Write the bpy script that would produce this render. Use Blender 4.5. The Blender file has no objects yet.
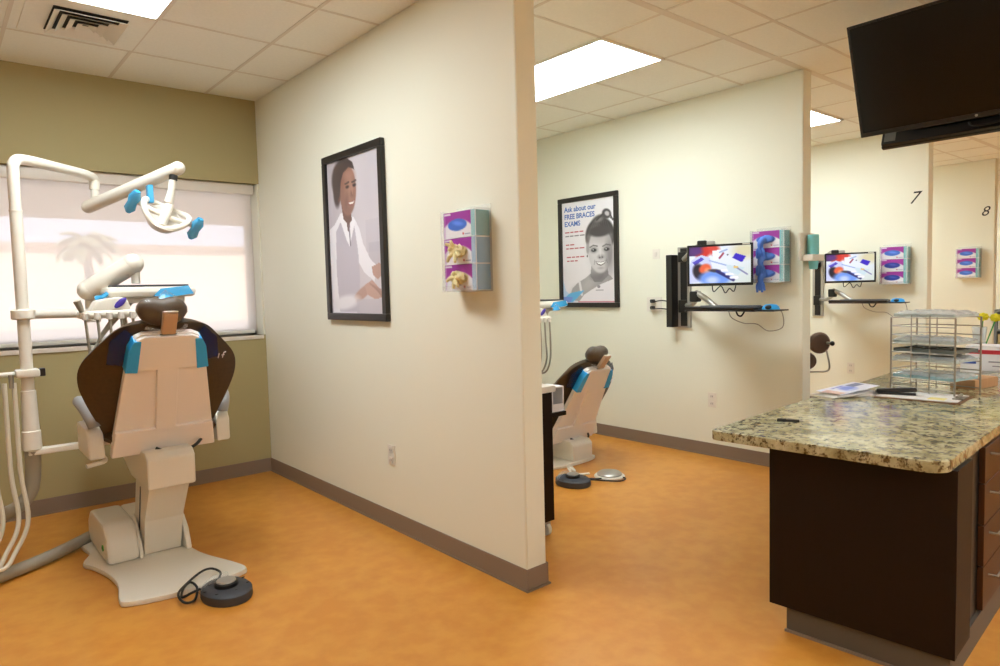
import bpy, bmesh, math, random
import numpy as np
from mathutils import Vector, Matrix, Euler
random.seed(7)
sc = bpy.context.scene
COL = sc.collection
PI = math.pi

# ------------------------------------------------------------------ camera, world, sun, exposure
cd = bpy.data.cameras.new('camera'); cam = bpy.data.objects.new('camera', cd); COL.objects.link(cam)
F_PX, YAW, PITCH, ROLL = 676.34, .7041, .0631, -.0254
_cy, _sy, _cp, _sp = math.cos(YAW), math.sin(YAW), math.cos(PITCH), math.sin(PITCH)
fw = Vector((_sy*_cp, _cy*_cp, -_sp)); rt = Vector((_cy, -_sy, 0)); up = rt.cross(fw)
rt2 = math.cos(ROLL)*rt + math.sin(ROLL)*up; up2 = math.cos(ROLL)*up - math.sin(ROLL)*rt
cam.matrix_world = Matrix(((rt2.x, up2.x, -fw.x, -1.95936), (rt2.y, up2.y, -fw.y, -5.05565), (rt2.z, up2.z, -fw.z, 1.3345), (0, 0, 0, 1)))
cd.sensor_width = 36; cd.lens = F_PX/1000*36; cd.clip_start = .05; cd.clip_end = 300
sc.camera = cam
sc.view_settings.view_transform = 'Standard'; sc.view_settings.look = 'None'
sc.view_settings.gamma = 1; sc.view_settings.use_curve_mapping = False
sc.view_settings.exposure = 0.0
w = bpy.data.worlds.new('sky'); sc.world = w; w.use_nodes = True
w.node_tree.nodes['Background'].inputs[0].default_value = (.70, .78, 1, 1)
w.node_tree.nodes['Background'].inputs[1].default_value = 3.2
sd = bpy.data.lights.new('sun', 'SUN'); sd.energy = 9.0; sd.angle = .02; sd.color = (1, .95, .86)
so = bpy.data.objects.new('sun', sd); COL.objects.link(so); so.rotation_euler = (math.radians(48), 0, math.radians(-20))
LAMP = 22.0          # brightness of the ceiling panels

# ------------------------------------------------------------------ materials
MATS = {}
def lin(c):
    return tuple(((x/255)/12.92 if x/255 <= .04045 else ((x/255+.055)/1.055)**2.4) for x in c)
def mat(name, rgb, rough=.5, metal=0, noise=0, nscale=20, bump=0, emit=0, alpha=1, trans=0, spec=.5, coat=0):
    if name in MATS: return MATS[name]
    m = bpy.data.materials.new(name); m.use_nodes = True; nt = m.node_tree; b = nt.nodes['Principled BSDF']
    c = lin(rgb) + (1,)
    b.inputs['Base Color'].default_value = c; b.inputs['Roughness'].default_value = rough; b.inputs['Metallic'].default_value = metal
    b.inputs['Specular IOR Level'].default_value = spec; b.inputs['Coat Weight'].default_value = coat
    if trans: b.inputs['Transmission Weight'].default_value = trans
    b.inputs['Alpha'].default_value = alpha
    if emit: b.inputs['Emission Color'].default_value = c; b.inputs['Emission Strength'].default_value = emit
    tc = nt.nodes.new('ShaderNodeTexCoord'); nz = nt.nodes.new('ShaderNodeTexNoise')
    nz.inputs['Scale'].default_value = nscale; nz.inputs['Detail'].default_value = 4
    nt.links.new(tc.outputs['Object'], nz.inputs['Vector'])
    if noise:
        r = nt.nodes.new('ShaderNodeValToRGB')
        r.color_ramp.elements[0].position = .3; r.color_ramp.elements[1].position = .7
        r.color_ramp.elements[0].color = tuple(x*(1-noise) for x in c[:3])+(1,)
        r.color_ramp.elements[1].color = tuple(min(1, x*(1+noise)) for x in c[:3])+(1,)
        nt.links.new(nz.outputs['Fac'], r.inputs[0]); nt.links.new(r.outputs[0], b.inputs['Base Color'])
    if bump:
        bp = nt.nodes.new('ShaderNodeBump'); bp.inputs['Strength'].default_value = bump; bp.inputs['Distance'].default_value = .002
        nt.links.new(nz.outputs['Fac'], bp.inputs['Height']); nt.links.new(bp.outputs[0], b.inputs['Normal'])
    MATS[name] = m; return m
def film_mat(name, rgb, clear, rough=.15):
    if name in MATS: return MATS[name]
    m = mat(name, rgb, rough); nt = m.node_tree; b = nt.nodes['Principled BSDF']
    t = nt.nodes.new('ShaderNodeBsdfTransparent'); mx = nt.nodes.new('ShaderNodeMixShader'); mx.inputs[0].default_value = clear
    out = nt.nodes['Material Output']
    nt.links.new(b.outputs[0], mx.inputs[1]); nt.links.new(t.outputs[0], mx.inputs[2]); nt.links.new(mx.outputs[0], out.inputs[0])
    return m
def paint_mat(name, rough=.4, emit=0):
    if name in MATS: return MATS[name]
    m = bpy.data.materials.new(name); m.use_nodes = True; nt = m.node_tree; b = nt.nodes['Principled BSDF']
    a = nt.nodes.new('ShaderNodeAttribute'); a.attribute_name = 'Col'
    b.inputs['Roughness'].default_value = rough
    if emit:
        b.inputs['Base Color'].default_value = (.01, .01, .01, 1)
        nt.links.new(a.outputs['Color'], b.inputs['Emission Color']); b.inputs['Emission Strength'].default_value = emit
    else: nt.links.new(a.outputs['Color'], b.inputs['Base Color'])
    MATS[name] = m; return m
def floor_mat():
    m = mat('orange_sheet_vinyl', (206, 134, 58), .33, noise=.1, nscale=2.2); nt = m.node_tree; b = nt.nodes['Principled BSDF']
    tc = nt.nodes.new('ShaderNodeTexCoord'); n1 = nt.nodes.new('ShaderNodeTexNoise'); n2 = nt.nodes.new('ShaderNodeTexNoise')
    n1.inputs['Scale'].default_value = 1.7; n1.inputs['Detail'].default_value = 8; n1.inputs['Roughness'].default_value = .65
    n2.inputs['Scale'].default_value = 11; n2.inputs['Detail'].default_value = 6
    ad = nt.nodes.new('ShaderNodeMath'); ad.operation = 'ADD'
    nt.links.new(tc.outputs['Object'], n1.inputs['Vector']); nt.links.new(tc.outputs['Object'], n2.inputs['Vector'])
    nt.links.new(n1.outputs['Fac'], ad.inputs[0]); nt.links.new(n2.outputs['Fac'], ad.inputs[1])
    r = nt.nodes.new('ShaderNodeValToRGB'); e = r.color_ramp.elements
    e[0].position = .72; e[0].color = lin((206, 136, 50))+(1,); e[1].position = 1.0; e[1].color = lin((216, 151, 64))+(1,)
    e[1].position = 1.0
    hf = nt.nodes.new('ShaderNodeMath'); hf.operation = 'MULTIPLY'; hf.inputs[1].default_value = .85
    nt.links.new(ad.outputs[0], hf.inputs[0]); nt.links.new(hf.outputs[0], r.inputs[0]); nt.links.new(r.outputs[0], b.inputs['Base Color'])
    return m
def granite_mat():
    m = mat('speckled_granite', (196, 184, 150), .1, spec=.5); nt = m.node_tree; b = nt.nodes['Principled BSDF']
    tc = nt.nodes.new('ShaderNodeTexCoord')
    def nz(s, d, rg=.6):
        n = nt.nodes.new('ShaderNodeTexNoise'); n.inputs['Scale'].default_value = s; n.inputs['Detail'].default_value = d
        n.inputs['Roughness'].default_value = rg; nt.links.new(tc.outputs['Object'], n.inputs['Vector']); return n
    def ramp(src, stops):
        r = nt.nodes.new('ShaderNodeValToRGB'); e = r.color_ramp.elements
        while len(e) < len(stops): e.new(.5)
        for k, (p, c) in enumerate(stops): e[k].position = p; e[k].color = lin(c)+(1,)
        nt.links.new(src, r.inputs[0]); return r
    base = ramp(nz(9, 8).outputs['Fac'], [(.3, (112, 104, 66)), (.44, (166, 158, 118)), (.58, (196, 190, 156)), (.75, (138, 130, 92))])
    spk = ramp(nz(34, 6, .75).outputs['Fac'], [(.42, (0, 0, 0)), (.50, (255, 255, 255))])
    dk = ramp(nz(95, 3).outputs['Fac'], [(.3, (40, 30, 22)), (.6, (112, 92, 56))])
    mx = nt.nodes.new('ShaderNodeMix'); mx.data_type = 'RGBA'
    nt.links.new(spk.outputs[0], mx.inputs[0]); nt.links.new(dk.outputs[0], mx.inputs[6]); nt.links.new(base.outputs[0], mx.inputs[7])
    nt.links.new(mx.outputs[2], b.inputs['Base Color']); return m
def wood_mat(name, c1, c2, rough):
    m = mat(name, c1, rough, spec=.22); nt = m.node_tree; b = nt.nodes['Principled BSDF']
    tc = nt.nodes.new('ShaderNodeTexCoord'); mp = nt.nodes.new('ShaderNodeMapping'); mp.inputs['Scale'].default_value = (30, 30, 1.5)
    n = nt.nodes.new('ShaderNodeTexNoise'); n.inputs['Scale'].default_value = 2; n.inputs['Detail'].default_value = 6
    r = nt.nodes.new('ShaderNodeValToRGB'); r.color_ramp.elements[0].color = lin(c1)+(1,); r.color_ramp.elements[1].color = lin(c2)+(1,)
    nt.links.new(tc.outputs['Object'], mp.inputs[0]); nt.links.new(mp.outputs[0], n.inputs['Vector'])
    nt.links.new(n.outputs['Fac'], r.inputs[0]); nt.links.new(r.outputs[0], b.inputs['Base Color']); return m
def blind_mat():
    m = bpy.data.materials.new('woven_blind_fabric'); m.use_nodes = True; nt = m.node_tree; nt.nodes.clear()
    out = nt.nodes.new('ShaderNodeOutputMaterial')
    t = nt.nodes.new('ShaderNodeBsdfTransparent'); tl = nt.nodes.new('ShaderNodeBsdfTranslucent'); d = nt.nodes.new('ShaderNodeBsdfDiffuse')
    t.inputs[0].default_value = (1, .97, .95, 1); tl.inputs[0].default_value = (1, .97, .94, 1); d.inputs[0].default_value = (.75, .68, .6, 1)
    a = nt.nodes.new('ShaderNodeMixShader'); a.inputs[0].default_value = .4
    c = nt.nodes.new('ShaderNodeMixShader'); c.inputs[0].default_value = .16
    nt.links.new(tl.outputs[0], a.inputs[1]); nt.links.new(d.outputs[0], a.inputs[2])
    nt.links.new(a.outputs[0], c.inputs[1]); nt.links.new(t.outputs[0], c.inputs[2]); nt.links.new(c.outputs[0], out.inputs[0])
    return m
M_FLOOR = floor_mat(); M_GRANITE = granite_mat(); M_BLIND = blind_mat()
M_WALL = mat('cream_wall_paint', (237, 236, 218), .75, bump=.08, nscale=180)
M_OLIVE = mat('olive_wall_paint', (176, 164, 118), .75, bump=.08, nscale=180)
M_BASE = mat('taupe_rubber_baseboard', (136, 118, 102), .5)
M_TILE = mat('ceiling_tile', (244, 243, 232), .9, noise=.02, nscale=60, bump=.2)
M_TBAR = mat('ceiling_grid_metal', (226, 218, 202), .6)
M_WHITE = mat('white_plastic', (232, 226, 212), .35)
M_IVORY = mat('ivory_plastic', (226, 218, 206), .3)
M_PINK = mat('ivory_chair_shell', (240, 232, 226), .3)
M_BROWN = mat('brown_upholstery', (66, 48, 26), .42, noise=.15, nscale=60, bump=.1)
M_GREYPAD = mat('grey_armrest_pad', (150, 150, 150), .5)
M_BLUE = mat('blue_barrier_tape', (44, 166, 236), .4)
M_NAVY = film_mat('dark_blue_barrier_film', (16, 44, 96), .3)
M_SKYFILM = film_mat('pale_blue_barrier_film', (70, 180, 235), .2)
M_CLEAR = film_mat('clear_plastic', (235, 238, 240), .86, .06)
M_COVER = film_mat('headrest_cover_film', (226, 224, 220), .93, .05)
M_BAG = film_mat('clear_plastic_bag', (232, 238, 240), .45, .18)
M_BLACK = mat('black_plastic', (22, 21, 20), .4)
M_GLOSSBLACK = mat('black_screen_glass', (9, 9, 8), .22, spec=.35)
M_DKGREY = mat('dark_grey_rubber', (58, 60, 66), .55)
M_STEEL = mat('brushed_steel', (160, 156, 146), .36, metal=.85)
M_ALU = mat('satin_aluminium', (176, 172, 164), .38, metal=.6)
M_GREYHOSE = mat('grey_hose', (158, 150, 132), .55)
M_IVHOSE = mat('ivory_hose', (212, 204, 184), .5)
M_FRAME = mat('black_picture_frame', (34, 29, 26), .4)
M_DKWOOD = wood_mat('dark_espresso_laminate', (24, 12, 5), (30, 16, 7), .5)
M_WOOD = wood_mat('brown_drawer_laminate', (66, 38, 18), (82, 48, 24), .4)
M_OAK = wood_mat('tan_wood_block', (176, 132, 92), (196, 152, 112), .5)
M_GREYLAM = mat('grey_toe_kick', (88, 80, 70), .5)
M_TEAL = mat('teal_plastic', (130, 212, 218), .35)
M_TEALCARD = mat('teal_box_card', (88, 160, 168), .5)
M_BLUECARD = mat('steel_blue_box_card', (96, 150, 190), .5)
M_CARD = mat('white_box_card', (232, 230, 232), .5)
M_PURPLE = mat('purple_print', (150, 50, 150), .5)
M_LATEX = mat('cream_latex_glove', (226, 212, 158), .55)
M_NITRILE = mat('blue_nitrile_glove', (84, 132, 228), .5)
M_GREYTRAY = mat('pale_grey_tray', (190, 200, 198), .35)
M_AQUATRAY = mat('aqua_tray', (156, 196, 206), .35)
M_PAPER = mat('white_paper', (236, 234, 230), .7)
M_YELLOW = mat('yellow_petals', (226, 216, 20), .6)
M_RED = mat('red_print', (196, 50, 60), .5)
M_GREEN = mat('green_port', (30, 150, 60), .4)
M_VIOLET = mat('violet_emblem', (72, 52, 160), .4)
M_TAN = mat('tan_bracket', (200, 166, 136), .35)
M_MAROON = mat('brown_stool_vinyl', (86, 62, 46), .45)
M_INK = mat('black_ink', (20, 18, 16), .6)
M_LAMP = mat('lit_diffuser', (241, 250, 255), .5, emit=LAMP)
M_PRINT = paint_mat('poster_print', .3); M_BOXPRINT = paint_mat('box_print', .5); M_SCREEN = paint_mat('lit_screen', .3, 1.15)
M_FACADE = mat('pale_stucco', (244, 222, 200), .9); M_GROUND = mat('pale_concrete_outside', (200, 190, 176), .9)
M_EAVE = mat('beige_eave', (176, 150, 128), .8)
M_FROND = mat('palm_frond', (150, 150, 118), .7); M_BARK = mat('palm_bark', (196, 176, 152), .9)

# ------------------------------------------------------------------ mesh helpers
def frame_of(d):
    d = Vector(d).normalized(); a = Vector((0, 0, 1)) if abs(d.z) < .95 else Vector((1, 0, 0))
    x = a.cross(d).normalized(); return x, d.cross(x), d
def smooth_path(pts, n=6, closed=False):
    P = [Vector(p) for p in pts]
    if len(P) < 3: return P
    out = []; N = len(P)
    for i in range(N if closed else N-1):
        p1, p2 = P[i], P[(i+1) % N]
        p0 = P[(i-1) % N] if closed or i > 0 else p1*2-p2
        p3 = P[(i+2) % N] if closed or i+2 < N else p2*2-p1
        for k in range(n):
            t = k/n
            out.append(.5*((2*p1)+(p2-p0)*t+(2*p0-5*p1+4*p2-p3)*t*t+(3*p1-p0-3*p2+p3)*t**3))
    if not closed: out.append(P[-1])
    return out
class MB:
    def __init__(s): s.bm = bmesh.new(); s.m = []
    def mi(s, m):
        if m not in s.m: s.m.append(m)
        return s.m.index(m)
    def take(s, t, m, smooth=False, M=None):
        i = s.mi(m)
        if M is not None: bmesh.ops.transform(t, matrix=M, verts=t.verts)
        bmesh.ops.recalc_face_normals(t, faces=t.faces)
        for f in t.faces: f.material_index = i; f.smooth = smooth
        me = bpy.data.meshes.new('t'); t.to_mesh(me); t.free(); s.bm.from_mesh(me); bpy.data.meshes.remove(me); return s
    def box(s, m, a, b, bevel=0, rot=None, pivot=None, seg=2):
        """box from corner a to corner b"""
        t = bmesh.new(); bmesh.ops.create_cube(t, size=1)
        a, b = Vector(a), Vector(b); c = (a+b)/2; d = b-a
        bmesh.ops.transform(t, matrix=Matrix.Translation(c) @ Matrix.Diagonal((abs(d.x), abs(d.y), abs(d.z), 1)), verts=t.verts)
        if bevel: bmesh.ops.bevel(t, geom=t.edges[:], offset=bevel, segments=seg, affect='EDGES', profile=.5)
        M = None
        if rot is not None:
            pv = Vector(pivot) if pivot is not None else c
            M = Matrix.Translation(pv) @ Euler(rot).to_matrix().to_4x4() @ Matrix.Translation(-pv)
        return s.take(t, m, bevel > 0, M)
    def tube(s, m, pts, r, seg=10, n=6, closed=False, smooth=True, caps=True):
        P = smooth_path(pts, n, closed) if smooth else [Vector(p) for p in pts]
        t = bmesh.new(); rings = []; N = len(P)
        x = None
        for i, p in enumerate(P):
            if closed: d = P[(i+1) % N]-P[i-1]
            else: d = P[min(i+1, N-1)]-P[max(i-1, 0)]
            d.normalize()
            if x is None: x, y, _ = frame_of(d)
            else:
                x = (x-d*x.dot(d)).normalized(); y = d.cross(x)
            rr = r(i/(N-1)) if callable(r) else r
            rings.append([t.verts.new(p+(x*math.cos(2*PI*k/seg)+y*math.sin(2*PI*k/seg))*rr) for k in range(seg)])
        for i in range(N if closed else N-1):
            A, B = rings[i], rings[(i+1) % N]
            for k in range(seg): t.faces.new((A[k], A[(k+1) % seg], B[(k+1) % seg], B[k]))
        if not closed and caps: t.faces.new(rings[0][::-1]); t.faces.new(rings[-1])
        return s.take(t, m, True)
    def cyl(s, m, p0, p1, r0, r1=None, seg=20): 
        r1 = r0 if r1 is None else r1
        p0, p1 = Vector(p0), Vector(p1); x, y, d = frame_of(p1-p0); t = bmesh.new()
        A = [t.verts.new(p0+(x*math.cos(2*PI*k/seg)+y*math.sin(2*PI*k/seg))*r0) for k in range(seg)]
        B = [t.verts.new(p1+(x*math.cos(2*PI*k/seg)+y*math.sin(2*PI*k/seg))*r1) for k in range(seg)]
        sides = [t.faces.new((A[k], A[(k+1) % seg], B[(k+1) % seg], B[k])) for k in range(seg)]
        caps = [t.faces.new(A[::-1]), t.faces.new(B)]
        bev = min(r0, r1, (p1-p0).length)*.12
        if bev > .0004: bmesh.ops.bevel(t, geom=[e for c in caps for e in c.edges], offset=bev, segments=1, affect='EDGES')
        return s.take(t, m, True)
    def lathe(s, m, prof, base=(0, 0, 0), axis=(0, 0, 1), seg=28, sx=1, sy=1):
        x, y, d = frame_of(axis); base = Vector(base); t = bmesh.new(); R = []
        for r, h in prof:
            if r < 1e-6: R.append([t.verts.new(base+d*h)])
            else: R.append([t.verts.new(base+d*h+x*math.cos(2*PI*k/seg)*r*sx+y*math.sin(2*PI*k/seg)*r*sy) for k in range(seg)])
        for A, B in zip(R, R[1:]):
            for k in range(seg):
                q = []
                for v in (A[k % len(A)], A[(k+1) % len(A)], B[(k+1) % len(B)], B[k % len(B)]):
                    if v not in q: q.append(v)
                if len(q) > 2: t.faces.new(q)
        return s.take(t, m, True)
    def prism(s, m, pts, ext, bevel=0, smooth=None):
        """closed polygon of 3-D points pushed along ext"""
        t = bmesh.new(); ext = Vector(ext)
        A = [t.verts.new(Vector(p)) for p in pts]; B = [t.verts.new(Vector(p)+ext) for p in pts]; n = len(pts)
        t.faces.new(A[::-1]); t.faces.new(B)
        for k in range(n): t.faces.new((A[k], A[(k+1) % n], B[(k+1) % n], B[k]))
        bmesh.ops.recalc_face_normals(t, faces=t.faces)
        if bevel:
            caps = [f for f in t.faces if len(f.verts) == n or len(f.verts) > 4]
            es = t.edges[:] if n <= 8 else list({e for f in caps for e in f.edges})
            bmesh.ops.bevel(t, geom=es, offset=bevel, segments=2, affect='EDGES', profile=.5, clamp_overlap=True)
        return s.take(t, m, bevel > 0 if smooth is None else smooth)
    def loft(s, m, rings, caps=True, smooth=True, sub=0):
        t = bmesh.new(); R = [[t.verts.new(Vector(p)) for p in r] for r in rings]; n = len(R[0])
        for A, B in zip(R, R[1:]):
            for k in range(n): t.faces.new((A[k], A[(k+1) % n], B[(k+1) % n], B[k]))
        if caps: t.faces.new(R[0][::-1]); t.faces.new(R[-1])
        bmesh.ops.recalc_face_normals(t, faces=t.faces)
        if sub: bmesh.ops.subdivide_edges(t, edges=t.edges[:], cuts=sub, use_grid_fill=True, smooth=1)
        return s.take(t, m, smooth)
    def ball(s, m, c, r, sub=3, jitter=0, M=None):
        t = bmesh.new(); bmesh.ops.create_icosphere(t, subdivisions=sub, radius=1)
        r = r if hasattr(r, '__len__') else (r, r, r)
        for v in t.verts:
            k = 1+jitter*random.uniform(-1, 1); v.co = Vector((v.co.x*r[0]*k, v.co.y*r[1]*k, v.co.z*r[2]*k))
        if M is not None: bmesh.ops.transform(t, matrix=M, verts=t.verts)
        bmesh.ops.translate(t, vec=Vector(c), verts=t.verts)
        return s.take(t, m, True)
    def quad(s, m, *p):
        t = bmesh.new(); t.faces.new([t.verts.new(Vector(q)) for q in p]); i = s.mi(m)
        for f in t.faces: f.material_index = i
        me = bpy.data.meshes.new('t'); t.to_mesh(me); t.free(); s.bm.from_mesh(me); bpy.data.meshes.remove(me); return s
    def build(s, name, parent=None, wn=True):
        me = bpy.data.meshes.new(name); s.bm.to_mesh(me); s.bm.free()
        for m in s.m: me.materials.append(m)
        o = bpy.data.objects.new(name, me); COL.objects.link(o); o.parent = parent
        if wn and any(p.use_smooth for p in me.polygons):
            w_ = o.modifiers.new('normals', 'WEIGHTED_NORMAL'); w_.keep_sharp = True
            try: me.set_sharp_from_angle(angle=math.radians(42))
            except Exception: pass
        return o
def tag(o, label=None, cat=None, group=None, kind=None):
    if label: o['label'] = label
    if cat: o['category'] = cat
    if group: o['group'] = group
    if kind: o['kind'] = kind
    return o
def thing(name, label, cat, loc=(0, 0, 0), rz=0, group=None):
    o = bpy.data.objects.new(name, None); COL.objects.link(o); o.empty_display_size = .05
    o.location = loc; o.rotation_euler = (0, 0, rz); return tag(o, label, cat, group)
def dup(root, loc, rz=None, label=None, group=None):
    r = root.copy(); COL.objects.link(r); r.location = loc
    if rz is not None: r.rotation_euler = (0, 0, rz)
    if label: r['label'] = label
    if group: r['group'] = group
    def kids(a, b):
        for ch in list(a.children):
            c = ch.copy(); COL.objects.link(c); c.parent = b; kids(ch, c)
    kids(root, r); return r

# ---- painting on flat prints: a fine grid of coloured vertices
class Canvas:
    def __init__(s, nx, ny, rgb):
        s.nx, s.ny = nx, ny; s.a = np.zeros((ny, nx, 3)); s.a[:] = rgb
        s.v, s.u = np.mgrid[0:ny, 0:nx]; s.u = s.u/(nx-1); s.v = s.v/(ny-1); s.asp = ny/nx
    def mix(s, k, rgb): s.a = s.a*(1-k[..., None])+np.array(rgb, float)*k[..., None]; return s
    def grad(s, rgb, u0, v0, u1, v1):
        d = np.array((u1-u0, v1-v0)); t = ((s.u-u0)*d[0]+(s.v-v0)*d[1])/(d@d); return s.mix(np.clip(t, 0, 1), rgb)
    def ell(s, cu, cv, ru, rv, rgb, rot=0, soft=.12, op=1):
        x = s.u-cu; y = (s.v-cv)*s.asp; c, n = math.cos(rot), math.sin(rot)
        X = (x*c+y*n)/ru; Y = (-x*n+y*c)/(rv*s.asp); r = np.sqrt(X*X+Y*Y)
        return s.mix(np.clip((1+soft-r)/(2*soft), 0, 1)*op, rgb)
    def poly(s, pts, rgb, op=1):
        ins = np.zeros(s.u.shape, bool); n = len(pts)
        for i in range(n):
            (x0, y0), (x1, y1) = pts[i], pts[(i+1) % n]
            if y0 == y1: continue
            cond = ((y0 > s.v) != (y1 > s.v)) & (s.u < (x1-x0)*(s.v-y0)/(y1-y0)+x0); ins ^= cond
        return s.mix(ins*float(op), rgb)
    def rect(s, u0, v0, u1, v1, rgb, op=1): return s.poly([(u0, v0), (u1, v0), (u1, v1), (u0, v1)], rgb, op)
    def line(s, u0, v0, u1, v1, wd, rgb, op=1):
        d = np.array((u1-u0, (v1-v0)*s.asp)); L2 = d@d+1e-12; x = s.u-u0; y = (s.v-v0)*s.asp
        t = np.clip((x*d[0]+y*d[1])/L2, 0, 1); r = np.hypot(x-t*d[0], y-t*d[1])
        return s.mix(np.clip((wd-r)/(wd*.5)+.5, 0, 1)*op, rgb)
    def build(s, name, parent, m, o, du, dv):
        """o: top-left corner, du: along the top, dv: down the side"""
        o, du, dv = np.array(o, float), np.array(du, float), np.array(dv, float)
        V = o+s.u[..., None]*du+s.v[..., None]*dv
        idx = np.arange(s.nx*s.ny).reshape(s.ny, s.nx)
        Fq = np.stack([idx[:-1, :-1], idx[1:, :-1], idx[1:, 1:], idx[:-1, 1:]], -1).reshape(-1, 4)
        me = bpy.data.meshes.new(name); me.from_pydata(V.reshape(-1, 3).tolist(), [], Fq.tolist())
        at = me.color_attributes.new('Col', 'FLOAT_COLOR', 'POINT')
        c = np.clip(s.a.reshape(-1, 3)/255, 0, 1); c = np.where(c <= .04045, c/12.92, ((c+.055)/1.055)**2.4)
        at.data.foreach_set('color', np.hstack([c, np.ones((len(c), 1))]).astype(np.float32).ravel())
        me.materials.append(m); ob = bpy.data.objects.new(name, me); COL.objects.link(ob); ob.parent = parent; return ob
def lettering(name, parent, items, m, o, right, upv, shear=0, bold=0):
    """items: (text, x, y, size) laid out on the plane at o"""
    bm = bmesh.new(); right, upv = Vector(right).normalized(), Vector(upv).normalized()
    for text, x, y, size in items:
        cu = bpy.data.curves.new('t', 'FONT'); cu.body = text; cu.size = size; cu.shear = shear; cu.extrude = 0.0004; cu.offset = bold
        ob = bpy.data.objects.new('t', cu); COL.objects.link(ob); bpy.context.view_layer.update()
        me = ob.to_mesh(); me2 = me.copy(); ob.to_mesh_clear()
        t = bmesh.new(); t.from_mesh(me2)
        n = right.cross(upv)
        for v in t.verts: v.co = Vector(o)+right*(v.co.x+x)+upv*(v.co.y+y)+n*v.co.z
        m3 = bpy.data.meshes.new('t'); t.to_mesh(m3); t.free(); bm.from_mesh(m3)
        bpy.data.meshes.remove(m3); bpy.data.meshes.remove(me2); bpy.data.objects.remove(ob); bpy.data.curves.remove(cu)
    me = bpy.data.meshes.new(name); bm.to_mesh(me); bm.free(); me.materials.append(m)
    o_ = bpy.data.objects.new(name, me); COL.objects.link(o_); o_.parent = parent; return o_

# ------------------------------------------------------------------ the room
H, YE, TH, BAY = 2.78, -2.86, .12, 2.67
XL, XR, YR = -5.2, 13.6, -8.2
def struct(mb, name): return tag(mb.build(name), kind='structure')
struct(MB().box(M_FLOOR, (XL-.2, YR-.2, -.15), (XR+.2, .3, 0)), 'floor')
c = MB(); c.box(M_TILE, (XL-.2, YR-.2, H+.001), (XR+.2, .3, H+.35))
def bar(a, b, wd=.019, m=M_TBAR): 
    if abs(a[0]-b[0]) > abs(a[1]-b[1]): c.box(m, (a[0], a[1]-wd/2, H-.001), (b[0], b[1]+wd/2, H+.008))
    else: c.box(m, (a[0]-wd/2, a[1], H-.0015), (b[0]+wd/2, b[1], H+.008))
XS = sorted([BAY*k-.35-.6*j-(.0 if k else .0) for k in range(-1, 6) for j in range(4)])
for x in XS:
    if XL < x < XR: bar((x, YE, 0), (x, 0, 0))
for k in range(4): bar((XL, -.6-.6*k, 0), (XR, -.6-.6*k, 0))
x = 2.313-.605*13
while x < XR:
    if x > XL: bar((x, YR, 0), (x, YE, 0))
    x += .605
y = -3.14
while y > YR: bar((XL, y, 0), (XR, y, 0)); y -= .605
bar((XL, YE+.02, 0), (XR, YE+.02, 0), .045, M_TBAR)
struct(c, 'ceiling')
# outer walls; the back wall has the window opening of the first bay
WX0, WX1, WZ0, WZ1 = -2.75, -.012, 1.045, 2.172
b = MB()
b.box(M_OLIVE, (XL-.2, 0, 0), (TH*.5, .2, WZ0)); b.box(M_OLIVE, (XL-.2, 0, WZ1), (TH*.5, .2, H+.006)); b.box(M_OLIVE, (XL-.2, 0, WZ0), (WX0, .2, WZ1))
b.box(M_WALL, (WX1, .001, WZ0), (TH*.5, .2, WZ1))
struct(b, 'wall_back')
struct(MB().box(M_WALL, (TH*.5, 0, 0), (XR+.2, .2, H+.006)), 'wall_back_right')
struct(MB().box(M_WALL, (XL-.2, YR-.2, 0), (XL, 0, H+.006)), 'wall_left')
struct(MB().box(M_WALL, (XR, YR-.2, 0), (XR+.2, 0, H+.006)), 'wall_right')
struct(MB().box(M_WALL, (XL, YR-.2, 0), (XR, YR, H+.006)), 'wall_front')
for k in range(5):
    x0 = BAY*k
    if k == 3: x0 += .05
    ye = (-2.893, -2.847, -2.775, -2.645, -2.6)[k]
    struct(MB().box(M_WALL, (x0, ye, 0), (x0+TH, 0, H+.003), .006, seg=1), 'wall_partition_%d' % (k+1))
    bb = MB()
    def strip(a, bq):
        bb.box(M_BASE, a, bq, .002, seg=1)
    strip((x0-.006, ye-.006, 0), (x0, -.006, .1)); strip((x0+TH, ye-.006, 0), (x0+TH+.006, 0, .1)); strip((x0, ye-.006, 0), (x0+TH, ye, .1))
    bb.box(M_BASE, (x0-.013, ye-.012, 0), (x0+.0, -.006, .008)); bb.box(M_BASE, (x0-.013, ye-.013, 0), (x0+TH+.013, ye, .008))
    struct(bb, 'baseboard_%d' % (k+1))
bb = MB(); bb.box(M_BASE, (XL, -.006, 0), (-.006, 0, .1), .002, seg=1); bb.box(M_BASE, (XL, -.013, 0), (-.012, 0, .008))
struct(bb, 'baseboard_back')
# window: frame, pane, sill
wf = MB(); ya, yb = .145, .195
for (a0, a1, z0, z1) in ((WX0, WX1, WZ0, WZ0+.045), (WX0, WX1, WZ1-.045, WZ1), (WX0, WX0+.045, WZ0, WZ1), (WX1-.045, WX1, WZ0, WZ1)):
    wf.box(M_ALU, (a0, ya, z0), (a1, yb, z1))
win = struct(wf, 'window_1')
pane = MB().box(film_mat('window_glass', (255, 255, 255), .93, .02), (WX0+.04, .165, WZ0+.04), (WX1-.04, .171, WZ1-.04)).build('window_pane', win)
struct(MB().box(M_IVORY, (WX0, -.012, WZ0-.03), (WX1-.002, .145, WZ0), .004), 'trim_1')
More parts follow.
